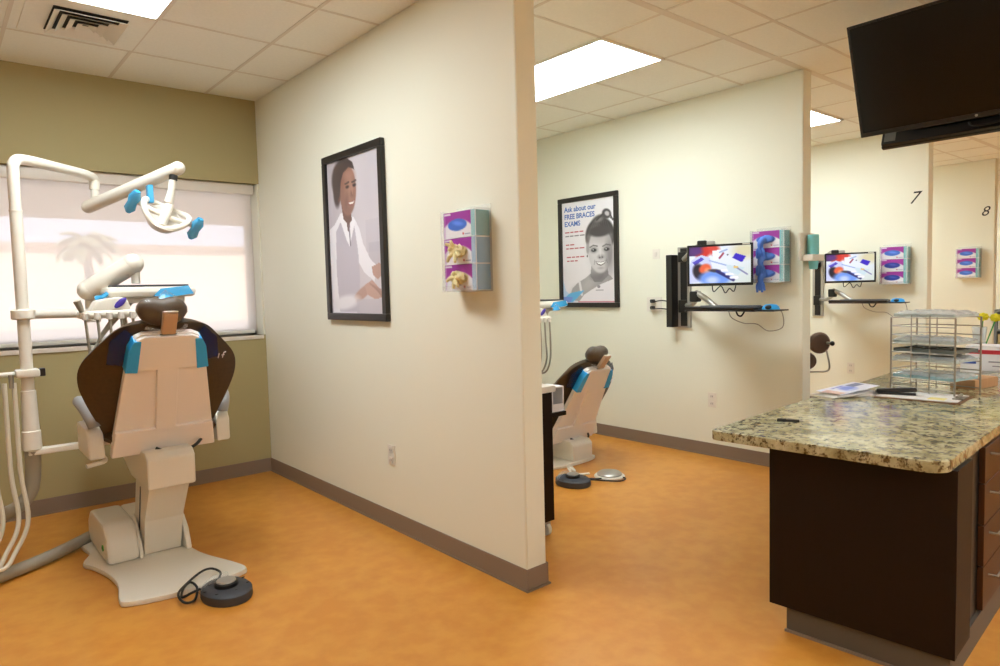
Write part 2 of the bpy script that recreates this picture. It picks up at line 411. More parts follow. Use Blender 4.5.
# roller blind hung inside the window recess
rb = thing('roller_blind', 'translucent white roller blind pulled down over the window', 'window blind', (WX0, .09, WZ0))
MB().quad(M_BLIND, (.02, 0, .03), (WX1-WX0-.018, 0, .03), (WX1-WX0-.018, 0, 1.06), (.02, 0, 1.06)).build('blind_fabric', rb)
MB().box(M_IVORY, (.005, -.055, 1.05), (WX1-WX0-.012, .04, 1.125), .008).build('head_box', rb)
MB().box(M_WHITE, (.02, -.012, .012), (WX1-WX0-.035, .012, .036), .004).build('bottom_rail', rb)

# outside, seen through the blind
struct(MB().box(M_GROUND, (-60, .3, -.3), (60, 90, -.15)), 'ground_outside')
struct(MB().box(M_EAVE, (-14, .2, 2.08), (14, 2.2, 3.1)), 'roof_eave')
fb = MB(); fb.box(M_FACADE, (-40, 40, -.15), (34, 52, 4.4)); fb.box(M_EAVE, (-40, 39.7, 4.3), (34, 52, 4.6))
tag(fb.build('neighbouring_building'), 'pale low building across the lot outside the window', 'building')
pt = thing('palm_tree', 'blurred palm tree outside behind the window blind', 'tree', (2.2, 21, -.15))
MB().tube(M_BARK, [(0, 0, 0), (.1, 0, 2), (.05, 0, 3.55)], lambda t: .17-.05*t).build('trunk', pt)
fr = MB()
for k in range(30):
    a = k*2.4; el = random.uniform(-.3, .9); L = random.uniform(.8, 1.1)
    d = Vector((math.cos(a), math.sin(a), 0))
    p = [Vector((.05, 0, 3.55))+d*L*t*math.cos(el*.5)+Vector((0, 0, L*(math.sin(el)*t-.6*t*t))) for t in (0, .35, .7, 1)]
    sd_ = Vector((-d.y, d.x, 0))
    P = smooth_path(p, 3); n = len(P)
    for i in range(n-1):
        w0, w1 = (.19*math.sin(PI*(.12+.88*i/n)), .19*math.sin(PI*min(1, .12+.88*(i+1)/n)))
        dz = Vector((0, 0, -.1))
        fr.quad(M_FROND, P[i]+sd_*w0+dz, P[i], P[i+1], P[i+1]+sd_*w1+dz); fr.quad(M_FROND, P[i], P[i]-sd_*w0+dz, P[i+1]-sd_*w1+dz, P[i+1])
fr.build('fronds', pt)

# ------------------------------------------------------------------ ceiling lights and vent
def ceiling_light(x0, y0, x1, y1, label, group=None):
    t = thing('ceiling_light', label, 'ceiling light', ((x0+x1)/2, (y0+y1)/2, H-.004), 0, group)
    hx, hy = (x1-x0)/2, (y1-y0)/2
    f = MB()
    for s in (-1, 1):
        f.box(M_WHITE, (s*hx-.012, -hy, -.006), (s*hx+.012, hy, .008)); f.box(M_WHITE, (-hx, s*hy-.012, -.006), (hx, s*hy+.012, .008))
    f.build('lamp_frame', t)
    MB().box(M_LAMP, (-hx+.012, -hy+.012, -.003), (hx-.012, hy-.012, .006)).build('diffuser', t)
    return t
ceiling_light(-1.55, -2.38, -.95, -1.2, 'bright ceiling light panel beside the air vent, above the nearest dental chair', None)
ceiling_light(1.12, -2.4, 1.72, -1.2, 'large bright ceiling light panel just right of the end of the nearest partition', None)
ceiling_light(3.79, -2.38, 4.39, -1.2, 'small sliver of lit ceiling panel showing beside the black television', None)
for x in (6.46, 9.13):
    ceiling_light(x, -1.5, x+.6, -.3, 'lit ceiling panel above a far treatment bay, hidden by its partition', 'lit ceiling panels of the far bays')
for x in (-2.53, .5, 3.52, 6.55):
    ceiling_light(x, -6.165-.605, x+.6, -5.56, 'lit ceiling panel over the corridor behind the viewer', 'lit ceiling panels of the corridor')
v = thing('air_vent', 'square louvred air vent in a ceiling tile near the window wall', 'air vent', (-1.225, -.905, H))
M_VENTSHADE = mat('painted_vent_shade', (52, 46, 38), .8)  # flat dark plate, its colour stands in for the shade behind the louvres
MB().box(M_TILE, (-.275, -.275, -.004), (.275, .275, .001)).box(M_VENTSHADE, (-.165, -.185, -.006), (.165, .185, -.004)).build('vent_panel', v)
for k in range(4):
    r0 = .185-.045*k; r1 = r0-.046; h0, h1 = -.006, -.022
    l = MB()
    q0 = [(-r0, -r0), (r0, -r0), (r0, r0), (-r0, r0)]; q1 = [(-r1-.012, -r1-.012), (r1+.012, -r1-.012), (r1+.012, r1+.012), (-r1-.012, r1+.012)]
    for i in range(4):
        a0, a1, b0, b1 = q0[i], q0[(i+1) % 4], q1[i], q1[(i+1) % 4]
        l.prism(M_WHITE, [(a0[0]*.88, a0[1], h1), (a1[0]*.88, a1[1], h1), (b1[0]*.88, b1[1], h0), (b0[0]*.88, b0[1], h0)], (0, 0, -.002))
    l.build('louvre', v)

# ------------------------------------------------------------------ pictures on the partitions
def picture(name, label, x, y0, y1, z0, z1, canvas, bw=.042):
    """y0: far (left) side, y1: near (right) side"""
    t = thing(name, label, 'picture', (x, (y0+y1)/2, z0)); hw = (y0-y1)/2; h = z1-z0
    f = MB()
    for a, b_ in (((-.03, -hw, 0), (-.001, hw, bw)), ((-.03, -hw, h-bw), (-.001, hw, h)), ((-.03, hw-bw, bw), (-.001, hw, h-bw)), ((-.03, -hw, bw), (-.001, -hw+bw, h-bw))):
        f.box(M_FRAME, a, b_, .004)
    f.box(M_FRAME, (-.012, -hw+.01, .01), (-.002, hw-.01, h-.01))
    f.build('picture_frame', t)
    canvas.build('print', t, M_PRINT, (-.0125, hw-bw, h-bw), (0, -(2*hw-2*bw), 0), (0, 0, -(h-2*bw)))
    return t, hw-bw, h-bw
SK, SKD, SKL, HAIR = (134, 92, 78), (98, 64, 54), (176, 130, 112), (62, 50, 50)
A = Canvas(120, 170, (206, 200, 206))
A.grad((184, 176, 184), .6, .1, 0, .2).grad((214, 208, 214), .6, .3, 1, .1).rect(.72, .42, 1, .62, (188, 182, 192), .6).rect(.76, .56, 1, .74, (176, 170, 180), .6).ell(.85, .2, .22, .3, (198, 192, 200), soft=.5, op=.7)
A.rect(0, .1, .1, .5, (192, 184, 192), .8)
A.poly([(.0, .44), (.12, .41), (.25, .34), (.5, .385), (.6, .46), (.66, .56), (.78, .66), (.9, .71), (.84, .80), (.66, .74), (.55, .66), (.5, 1), (.02, 1)], (238, 236, 242))
A.poly([(.14, .46), (.24, .40), (.36, .54), (.50, .42), (.56, .6), (.58, .76), (.54, .99), (.16, .99), (.12, .72)], (186, 180, 192))
A.poly([(.22, .37), (.34, .34), (.46, .39), (.53, .41), (.40, .57)], (244, 243, 248)).poly([(.36, .41), (.43, .41), (.415, .47), (.38, .47)], SKD).line(.405, .42, .42, .56, .010, (104, 98, 110))
A.ell(.29, .12, .20, .12, HAIR, -.2, .12).ell(.19, .20, .075, .10, HAIR, 0, .2)
A.poly([(.26, .26), (.44, .33), (.47, .40), (.40, .43), (.30, .385)], SKD)
A.ell(.41, .215, .155, .155, SK, .08, .06).ell(.46, .19, .09, .09, SKL, .1, .6, .7).ell(.44, .11, .1, .03, SKL, .1, .6, .5).ell(.225, .235, .032, .035, SKD, 0, .2)
A.poly([(.12, .2), (.14, .05), (.28, .0), (.42, .005), (.52, .04), (.55, .09), (.44, .062), (.33, .09), (.27, .14), (.25, .22), (.19, .27)], HAIR)
for e in (.40, .535): A.ell(e, .185, .034, .010, (44, 32, 32), soft=.4).line(e-.045, .163, e+.035, .158, .009, (70, 52, 48))
A.ell(.485, .235, .03, .018, SKD, soft=.8, op=.6).line(.49, .19, .50, .235, .010, SKL, .7).poly([(.385, .276), (.43, .283), (.47, .285), (.51, .281), (.545, .272), (.525, .296), (.475, .312), (.42, .303)], (138, 78, 72)).poly([(.402, .283), (.44, .288), (.475, .289), (.51, .285), (.532, .279), (.51, .294), (.47, .301), (.43, .296)], (246, 242, 238))
A.ell(.38, .27, .03, .05, SKD, .3, .7, .4)
A.ell(.62, .87, .19, .035, (176, 136, 120), -.35, .15).poly([(.66, .82), (.80, .79), (.96, .86), (.99, .90), (.84, .91), (.7, .88)], (186, 146, 130)).poly([(.80, .71), (.93, .69), (1, .70), (1, .76), (.9, .79), (.82, .76)], (178, 138, 122))
for k in range(4): A.line(.76+.04*k, .815+.012*k, .95+.012*k, .855+.018*k, .009, (150, 110, 96), .6)
A.ell(.27, .93, .27, .045, (232, 230, 236), -.1, .3).rect(.5, .91, 1, 1, (188, 182, 192), .6)
A.mix(np.full(A.u.shape, .12), (226, 220, 226))
picture('framed_poster', 'black framed poster of a smiling woman in a white shirt, on the nearest wall', 0, -1.11, -1.822, 1.178, 2.178, A)
G = Canvas(120, 180, (232, 227, 231))
G.grad((240, 238, 243), .5, .7, .5, 0)
Sh, Sm, Sl = (104, 100, 102), (150, 145, 147), (200, 195, 197)
G.ell(.34, .92, .2, .1, (214, 209, 213), soft=.3).poly([(.12, .97), (.18, .86), (.3, .80), (.46, .755), (.58, .70), (.84, .70), (.95, .77), (1, .80), (1, .92), (.5, 1)], (168, 163, 165)).ell(.5, .82, .14, .05, (186, 181, 183), -.5, .6, .8)
G.poly([(.57, .62), (.86, .62), (.88, .74), (.76, .80), (.62, .80), (.54, .74)], (136, 131, 133)).ell(.66, .745, .1, .035, (112, 107, 109), 0, .6, .7)
G.ell(.73, .36, .27, .18, (66, 62, 64), soft=.06)
G.ell(.86, .155, .085, .045, (74, 70, 72), .4, .15).ell(.87, .155, .045, .022, (200, 196, 198), .4, .3).ell(.72, .20, .12, .04, (78, 74, 76), -.2, .3).ell(.72, .205, .07, .02, (130, 126, 128), -.2, .5)
G.line(.68, .205, .78, .16, .014, (70, 66, 68)).line(.92, .16, .97, .22, .012, (80, 76, 78)).line(.93, .2, 1, .215, .009, (110, 106, 108))
for k in range(9): G.line(.5+.055*k, .36-.0*k, .62+.03*k, .215, .006, (104, 100, 102), .5)
G.ell(.735, .50, .225, .215, Sl, 0, .05).ell(.64, .50, .13, .17, (220, 216, 218), 0, .7, .8).ell(.91, .54, .07, .17, (126, 121, 123), 0, .7, .75).ell(.73, .37, .17, .05, (178, 173, 175), 0, .7, .6)
G.ell(.735, .315, .215, .052, (76, 72, 74), 0, .2).ell(.50, .47, .03, .055, (168, 163, 165), 0, .3).ell(.49, .545, .012, .012, (80, 76, 78))
for e in (.615, .855): G.ell(e, .49, .062, .026, (150, 145, 147), soft=.6).ell(e, .492, .046, .015, (46, 42, 44), soft=.3).ell(e-.012, .488, .012, .005, (236, 236, 236), soft=.5).line(e-.075, .462, e-.01, .445, .009, (104, 100, 102), .9).line(e-.01, .445, e+.068, .455, .009, (104, 100, 102), .9)
G.ell(.745, .56, .05, .018, (150, 145, 147), soft=.7).ell(.72, .567, .012, .006, (80, 76, 78), soft=.6).ell(.775, .565, .012, .006, (80, 76, 78), soft=.6).line(.735, .49, .74, .55, .014, (226, 222, 224), .6)
G.poly([(.635, .598), (.70, .607), (.74, .610), (.79, .606), (.845, .594), (.815, .628), (.745, .648), (.675, .632)], (128, 118, 120)).poly([(.655, .606), (.71, .613), (.745, .615), (.79, .611), (.828, .602), (.80, .622), (.745, .634), (.69, .625)], (246, 245, 245))
G.ell(.74, .668, .05, .010, (176, 171, 173), 0, .7)
G.line(.63, .59, .62, .63, .008, (150, 145, 147), .7).line(.85, .585, .86, .62, .008, (130, 125, 127), .7)
G.line(.33, .80, .37, .92, .022, (226, 222, 226))
G.poly([(.3, 1), (.42, .92), (.7, .83), (1, .77), (1, 1)], (234, 229, 233)).poly([(0, .86), (.1, .91), (.26, .89), (.42, .88), (.28, .955), (.18, 1), (0, 1)], (104, 184, 230))
G.poly([(0, .78), (.05, .88), (.12, .91), (0, .96)], (190, 212, 238)).poly([(0, .94), (.2, .945), (.14, 1), (0, 1)], (120, 150, 226))
G.rect(.3, .988, 1, 1, (214, 110, 128), .8)
gp, ghw, gh = picture('framed_poster', 'black framed poster with blue heading and a smiling girl in grey tones', BAY, -.522, -1.237, 1.16, 2.17, G)
M_BLUEINK = mat('blue_ink', (70, 112, 190), .5); M_NAVYINK = mat('navy_ink', (60, 76, 128), .5); M_REDINK = mat('faded_red_ink', (190, 100, 116), .5); M_GREYINK = mat('grey_ink', (150, 144, 150), .5)
o_ = (-.0135, ghw, gh)
for it in (('Ask about our', .03, -.085, .066), ('FREE BRACES', .03, -.152, .064), ('EXAMS', .03, -.219, .064)):
    lettering('heading_line', gp, [it], M_BLUEINK, o_, (0, -1, 0), (0, 0, 1), 0, .0014)
# lines of fine print, too small to read: short word strokes
for row, (yy, m) in enumerate(((-.28, M_REDINK), (-.315, M_GREYINK), (-.395, M_REDINK), (-.43, M_REDINK), (-.51, M_REDINK), (-.545, M_REDINK))):
    xx = .035+.004*row; tl = MB()
    end = (.235, .225, .15, .235, .235, .2)[row]
    while xx < end:
        wl = random.uniform(.03, .06)
        tl.box(m, (-.0138, ghw-xx-wl, gh+yy), (-.0128, ghw-xx, gh+yy+.011)); xx += wl+.012
    tl.build('fine_print_line', gp)
tl = MB().box(M_GREYINK, (-.0138, -.18, .15), (-.0128, -.09, .157)); tl.ball(M_GREYINK, (-.0132, -.125, .185), (.0006, .02, .014), 2); tl.build('small_emblem', gp)

# ------------------------------------------------------------------ glove boxes in clear wall holders
def glove_front(base, oval):
    C = Canvas(42, 26, (228, 224, 230))
    C.rect(0, 0, 1, .55, (160, 52, 160)).ell(.45, .95, .52, .66, (232, 230, 236), soft=.04)
    C.rect(0, 0, .07, 1, (196, 150, 206), .5).rect(.86, 0, 1, 1, base)
    C.line(.04, .07, .22, .07, .02, (240, 236, 244)).ell(.62, .86, .025, .05, (196, 70, 90)).line(.68, .88, .82, .88, .012, (150, 150, 180))
    if oval: C.ell(.44, .5, .3, .23, oval, soft=.06).ell(.46, .45, .16, .08, tuple(min(255, x+45) for x in oval), .2, .5, .7)
    return C
BW, BD, BH = .238, .08, .118
def glove_box(loc, label, oval, side, group):
    """front faces -X; loc is the middle of the bottom of the back"""
    t = thing('glove_box', label, 'glove box', loc, 0, group)
    MB().box(M_CARD, (-BD, -BW/2, 0), (0, BW/2, BH), .0015, seg=1).box(side, (-BD+.002, -BW/2-.0008, .002), (-.001, -BW/2+.002, BH-.002)).build('carton', t)
    glove_front(lin_to(side), oval).build('front_print', t, M_BOXPRINT, (-BD-.0007, BW/2, BH), (0, -BW, 0), (0, 0, -BH))
    return t
def lin_to(m): return {'teal_box_card': (120, 186, 190), 'steel_blue_box_card': (150, 178, 208)}[m.name]
def glove_tuft(t, m, kind):
    g = MB()
    if kind == 'cream':
        g.ball(m, (-BD-.015, .0, BH*.5), (.022, .05, .03), 3, .16)
        for k in range(8):
            a = random.uniform(0, 2*PI); r = random.uniform(.03, .055)
            p0 = Vector((-BD-.015, 0, BH*.5)); p1 = p0+Vector((-.025, math.cos(a)*r*.6, math.sin(a)*r*.6)); p2 = p0+Vector((-.018-random.uniform(0, .02), math.cos(a)*r*1.2, math.sin(a)*r-.008))
            g.tube(m, [p0, p1, p2], lambda u: .011*(1-.35*u), 8, 4)
    elif kind == 'blue':
        g.ball(m, (-BD-.008, .005, BH*.52), (.014, .05, .026), 3, .12)
        g.tube(m, [(-BD-.012, .02, BH*.5), (-BD-.04, .03, BH*.3), (-BD-.034, .035, -.0), (-BD-.03, .03, -.035)], lambda u: .026-.010*u, 10, 5)
        for k in range(4): g.tube(m, [(-BD-.035, .03, .01), (-BD-.04, .01+.016*k, -.02), (-BD-.036, .004+.018*k, -.06-.012*(k % 2))], lambda u: .010-.002*u, 8, 4)
    g.build('glove', t)
def holder(loc, label):
    t = thing('glove_box_holder', label, 'glove box holder', loc, 0, 'clear wall holders for glove boxes'); m = MB(); hh = 3*BH+.012
    a = BW/2+.008
    m.box(M_CLEAR, (-.004, -a, -.006), (-.0005, a, hh+.02)).box(M_CLEAR, (-BD-.016, -a, -.006), (-.004, a, -.002))
    for s in (-1, 1): m.box(M_CLEAR, (-BD-.016, s*a-.002, -.002), (-.004, s*a+.002, hh)); m.box(M_CLEAR, (-BD-.0185, s*(a-.012)-.012, -.002), (-BD-.0155, s*(a-.012)+.012, hh))
    m.box(M_CLEAR, (-BD-.0185, -a, -.006), (-BD-.0155, a, .022))
    return m.build('clear_shell', t)
POS = ('top', 'middle', 'bottom')
def stack(x, yc, z0, specs, place):
    holder((x, yc, z0), 'clear plastic holder of glove boxes on %s' % place)
    for k, (look, oval, tuft, side) in enumerate(specs):
        z = z0+(2-k)*(BH+.002)
        g = glove_box((x-.006, yc, z), '%s, %s on %s' % (look, POS[k], place), oval, side, 'glove boxes on %s' % place)
        if tuft: glove_tuft(g, M_LATEX if tuft == 'cream' else M_NITRILE, tuft)
BO = (64, 110, 210); BD_ = (38, 58, 160); CR = (214, 200, 150)
stack(0, -2.583, 1.338, [('purple glove box with blue oval opening', BO, None, M_TEALCARD), ('purple glove box with cream gloves sticking out', CR, 'cream', M_BLUECARD),
      ('purple glove box with cream gloves spilling out', CR, 'cream', M_BLUECARD)], 'the nearest wall')
stack(BAY, -2.638, 1.345, [('glove box with a blue glove hanging out', BO, 'blue', M_TEALCARD), ('glove box with a blue glove hanging down', BO, 'blue', M_TEALCARD),
      ('glove box with a dangling blue glove', BO, 'blue', M_TEALCARD)], 'the wall by the larger monitor')
stack(BAY*2, -2.51, 1.30, [('glove box with a light blue oval', BO, None, M_TEALCARD), ('glove box with a dark blue oval', BD_, None, M_TEALCARD),
      ('glove box with a dark blue oval', BD_, None, M_TEALCARD)], 'the wall marked 7')
stack(BAY*3+.05, -2.393, 1.345, [('glove box with a blue oval', BO, None, M_TEALCARD), ('glove box with a blue oval', BO, None, M_TEALCARD),
      ('glove box with a blue oval', BO, None, M_TEALCARD)], 'the far wall marked 8')

# ------------------------------------------------------------------ outlets, switch, numbers, dispenser
def outlet(loc, label, face='x', h=.115, wd=.073, sockets=True):
    t = thing('power_outlet', label, 'power outlet', loc)
    MB().box(M_WHITE, (-.006, -wd/2, -h/2), (0, wd/2, h/2), .002).build('cover_plate', t)
    if sockets:
        for s in (-1, 1):
            o = MB(); o.box(M_IVORY, (-.009, -.017, s*.028-.017), (-.006, .017, s*.028+.017), .003)
            for q in (-1, 1): o.box(M_DKGREY, (-.0095, q*.007-.0015, s*.028-.004), (-.0088, q*.007+.0015, s*.028+.006))
            o.build('socket', t)
    else: MB().box(M_IVORY, (-.010, -.012, -.03), (-.006, .012, .03), .002).build('rocker', t)
    return t
outlet((0, -1.781, .424), 'white power outlet low on the nearest wall, below the framed poster')
outlet((BAY, -2.139, .441), 'white power outlet on the wall above the corner of the granite worktop')
outlet((BAY*2, -2.083, .435), 'white power outlet on the far wall just behind the papers on the worktop')
po = outlet((BAY, -1.6, 1.185), 'white double power outlet with black plugs left of the black computer', h=.12, wd=.15)
for s in (-1, 1):
    pl = thing('power_plug', 'black power plug in the upper socket left of the black computer' if s > 0 else 'black power plug in the lower socket left of the black computer', 'plug', (BAY-.009, -1.6, 1.185+s*.028), 0)
    MB().box(M_BLACK, (-.035, -.016, -.014), (0, .016, .014), .006).build('plug_body', pl)
    MB().tube(M_BLACK, [(-.03, 0, 0), (-.06, -.03, -.005), (-.055, -.12, .0+.005*s), (-.03, -.183, -.01+.004*s)], .0045, 8).build('cord', pl)
sw = thing('wall_switch', 'small white switch plate on the wall left of the black computer', 'switch', (BAY, -1.625, 1.60))
MB().box(M_WHITE, (-.006, -.035, -.04), (0, .035, .04), .003).build('cover_plate', sw)
MB().box(M_IVORY, (-.014, -.012, -.02), (-.006, .012, .014), .003).build('toggle', sw)
ng = thing('wall_number', 'black numeral 7 on the wall above glove boxes', 'number', (BAY*2, -2.605, 2.065))
lettering('numeral', ng, [('7', 0, 0, .165)], M_INK, (-.001, 0.0, 0), (0, -1, 0), (0, 0, 1), .35)
ng = thing('wall_number', 'black numeral 8 on the far wall near the right edge', 'number', (BAY*3+.05, -2.50, 2.10))
lettering('numeral', ng, [('8', 0, 0, .165)], M_INK, (-.001, 0.0, 0), (0, -1, 0), (0, 0, 1), .3)
ds = thing('soap_dispenser', 'teal and white soap dispenser on the end of a partition wall', 'soap dispenser', (BAY+.035, -2.847, 1.425))
MB().box(M_WHITE, (-.105, -.018, .06), (.125, 0, .25), .008).box(M_WHITE, (-.08, -.09, .055), (.10, -.018, .10), .008).build('bracket', ds)
MB().cyl(M_TEAL, (.0, -.055, .10), (.0, -.055, .235), .038).build('bottle', ds)
MB().cyl(M_TEAL, (.005, -.055, .0), (.005, -.055, .055), .026, .034).build('nozzle', ds)

# ------------------------------------------------------------------ monitor workstations on the walls
def screen_canvas():
    S = Canvas(96, 56, (226, 232, 244))
    S.grad((206, 214, 206), .5, .5, 1, 1).ell(.9, .15, .2, .2, (214, 206, 170), soft=.5)
    S.rect(0, 0, .3, .25, (60, 30, 90), .9).ell(.25, .15, .14, .14, (206, 50, 44), -.5, .3).ell(.4, .08, .1, .14, (210, 70, 60), .5, .4).ell(.12, .12, .1, .1, (90, 50, 120), 0, .4)
    S.poly([(.04, .35), (.2, .22), (.34, .3), (.4, .7), (.2, .95), (0, 1), (0, .5)], (200, 206, 240)).poly([(.05, .42), (.2, .28), (.25, .34), (.1, .5)], (80, 70, 190))
    S.ell(.16, .68, .1, .22, (30, 22, 40), -.35, .2).ell(.26, .6, .1, .13, (226, 96, 60), -.3, .2).ell(.3, .66, .05, .08, (240, 150, 110), 0, .4)
    S.ell(.42, .86, .26, .2, (110, 150, 230), 0, .2).ell(.38, .92, .1, .1, (190, 206, 244), 0, .5)
    S.ell(.42, .66, .1, .045, (70, 60, 70), .1, .3).line(.46, .68, .72, .92, .025, (40, 40, 110))
    for k in range(3): S.line(.54+.07*k, .66+.1*k, .64+.07*k, .66+.1*k, .02, (242, 240, 248))
    S.poly([(.38, .12), (.52, .1), (.55, .3), (.4, .4)], (236, 240, 250)).line(.5, .32, .56, .2, .016, (150, 40, 70)).line(.5, .17, .62, .1, .012, (150, 170, 210))
    S.poly([(.70, .33), (.76, .2), (.92, .3), (.86, .46)], (56, 36, 190)).ell(.63, .24, .014, .02, (40, 30, 40)).poly([(.6, .5), (.9, .6), (.8, .8), (.64, .7)], (196, 216, 226), .8)
    S.line(.74, .56, .94, .78, .012, (130, 130, 170)).ell(.76, .58, .04, .03, (226, 190, 110))
    S.line(.33, .38, .6, .52, .01, (150, 170, 216))
    return S
def workstation(dx, dy, dz, where, my=0, mz=0):
    ox, oy = BAY+dx, -1.9+dy
    tr = thing('wall_track', 'silver vertical wall track behind %s' % where, 'wall track', (ox, oy, 1.0+dz))
    MB().box(M_ALU, (-.018, -.058, 0), (0, .058, .64), .003).box(M_BLACK, (-.021, -.03, .012), (-.017, .03, .63)).build('rail', tr)
    MB().box(M_BLACK, (-.05, -.034, .52), (-.018, .034, .6), .006).build('upper_carriage', tr)
    MB().box(M_BLACK, (-.05, -.034, .12), (-.018, .034, .22), .006).build('lower_carriage', tr)
    mo = thing('monitor', 'lit computer monitor %s' % where, 'monitor', (ox-.29, oy-.485+my, 1.475+dz+mz), .39)
    f = MB(); hw, hh = .226, .148
    f.box(M_BLACK, (.003, -hw+.004, -hh+.004), (.028, hw-.004, hh-.004), .006)
    for a, b_ in (((-.006, -hw, -hh), (.008, hw, -hh+.02)), ((-.006, -hw, hh-.015), (.008, hw, hh)), ((-.006, -hw, -hh), (.008, -hw+.015, hh)), ((-.006, hw-.015, -hh), (.008, hw, hh))): f.box(M_BLACK, a, b_, .003)
    f.build('bezel', mo)
    screen_canvas().build('screen', mo, M_SCREEN, (.002, hw-.014, hh-.014), (0, -2*hw+.028, 0), (0, 0, -2*hh+.033))
    ar = MB(); ar.box(M_BLACK, (.028, -.05, -.05), (.045, .05, .05), .004)
    ar.tube(M_ALU, [(.04, 0, 0), (.09, .05, .02), (.16, .12, .12), (.20, .17, .16)], .018, 10, 5)
    ar.tube(M_ALU, [(.20, .17, .165), (.30, .26, .11), (.385, .33, .065)], .022, 10, 5)
    ar.box(M_BLACK, (.06, .10, .13), (.115, .17, .185), .01).box(M_ALU, (.06, .045, .13), (.115, .10, .18), .01)
    ar.build('monitor_arm', mo)
    MB().tube(M_BLACK, [(.04, .06, -.13), (.05, .05, -.19), (.05, .0, -.15), (.05, -.03, -.2), (.045, -.06, -.17), (.045, -.09, -.19), (.04, -.11, -.13)], .004, 6).build('cable_loop', mo)
    MB().box(M_WHITE, (-.0075, -hw+.02, hh-.012), (-.006, -hw+.07, hh-.003)).build('sticker', mo)
    kt = thing('keyboard_tray', 'black keyboard tray on a grey arm under %s' % where, 'keyboard tray', (ox-.33, oy-.575, 1.150+dz), 0)
    k = MB(); k.box(M_DKGREY, (-.13, -.27, 0), (.13, .27, .014), .005).box(M_BLACK, (-.14, -.27, .012), (-.07, .27, .034), .01)
    k.box(M_BLACK, (-.09, -.385, .0), (.11, -.26, .010), .004).build('tray_board', kt)
    kb = MB(); kb.box(M_DKGREY, (-.055, -.22, .014), (.085, .22, .032), .004)
    for r in range(4):
        for q in range(13): kb.box(mat('slate_key', (84, 96, 110), .5), (-.045+r*.032, -.205+q*.031, .032), (-.019+r*.032, -.179+q*.031, .037))
    kb.build('keyboard', kt)
    a = MB(); a.tube(M_ALU, [(.30, .545, .03), (.22, .45, .03), (.14, .36, .06), (.10, .335, .08)], .017, 10, 5)
    a.box(M_BLACK, (.06, .29, .06), (.125, .36, .14), .012)
    a.tube(M_ALU, [(.09, .32, .13), (.07, .23, .09), (.04, .10, .01)], .021, 10, 5); a.build('tray_arm', kt)
    MB().tube(M_BLACK, [(.0, -.06, 0), (-.0, -.075, -.03), (0, -.1, -.035), (0, -.12, -.01), (0, -.125, .0)], .006, 8).build('adjuster_knob', kt)
    ms = thing('computer_mouse', 'mouse in blue film on the tray under %s' % where, 'computer mouse', (ox-.33, oy-.89, 1.161+dz), 0)
    MB().ball(M_BLACK, (0, 0, .014), (.055, .032, .02), 3).build('mouse_body', ms)
    MB().lathe(M_BLUE, [(.0, .036), (.026, .033), (.038, .022), (.042, .008), (.044, .001)], (0, 0, 0), sx=1.4, sy=1).build('barrier_film', ms)
    MB().tube(M_GREYHOSE, [(.03, -.03, .01), (.05, -.055, -.03), (.04, -.06, -.12), (.02, .03, -.145), (.0, .10, -.10), (.0, .2, -.095), (.02, .30, -.06), (.03, .33, -.012)], .0032, 6).build('mouse_cord', ms)
    return mo
workstation(0, 0, 0, 'the larger screen beside the black computer')
workstation(BAY, .155, -.03, 'the smaller screen in the farther bay', .045, .025)
cp = thing('computer_tower', 'slim black computer box mounted upright on the wall by a monitor', 'computer', (BAY, -1.815, 1.005))
MB().box(M_BLACK, (-.10, -.027, 0), (-.012, .027, .575), .004).build('case', cp)
MB().box(M_DKGREY, (-.012, -.02, .03), (0, .02, .53)).build('wall_bracket', cp)

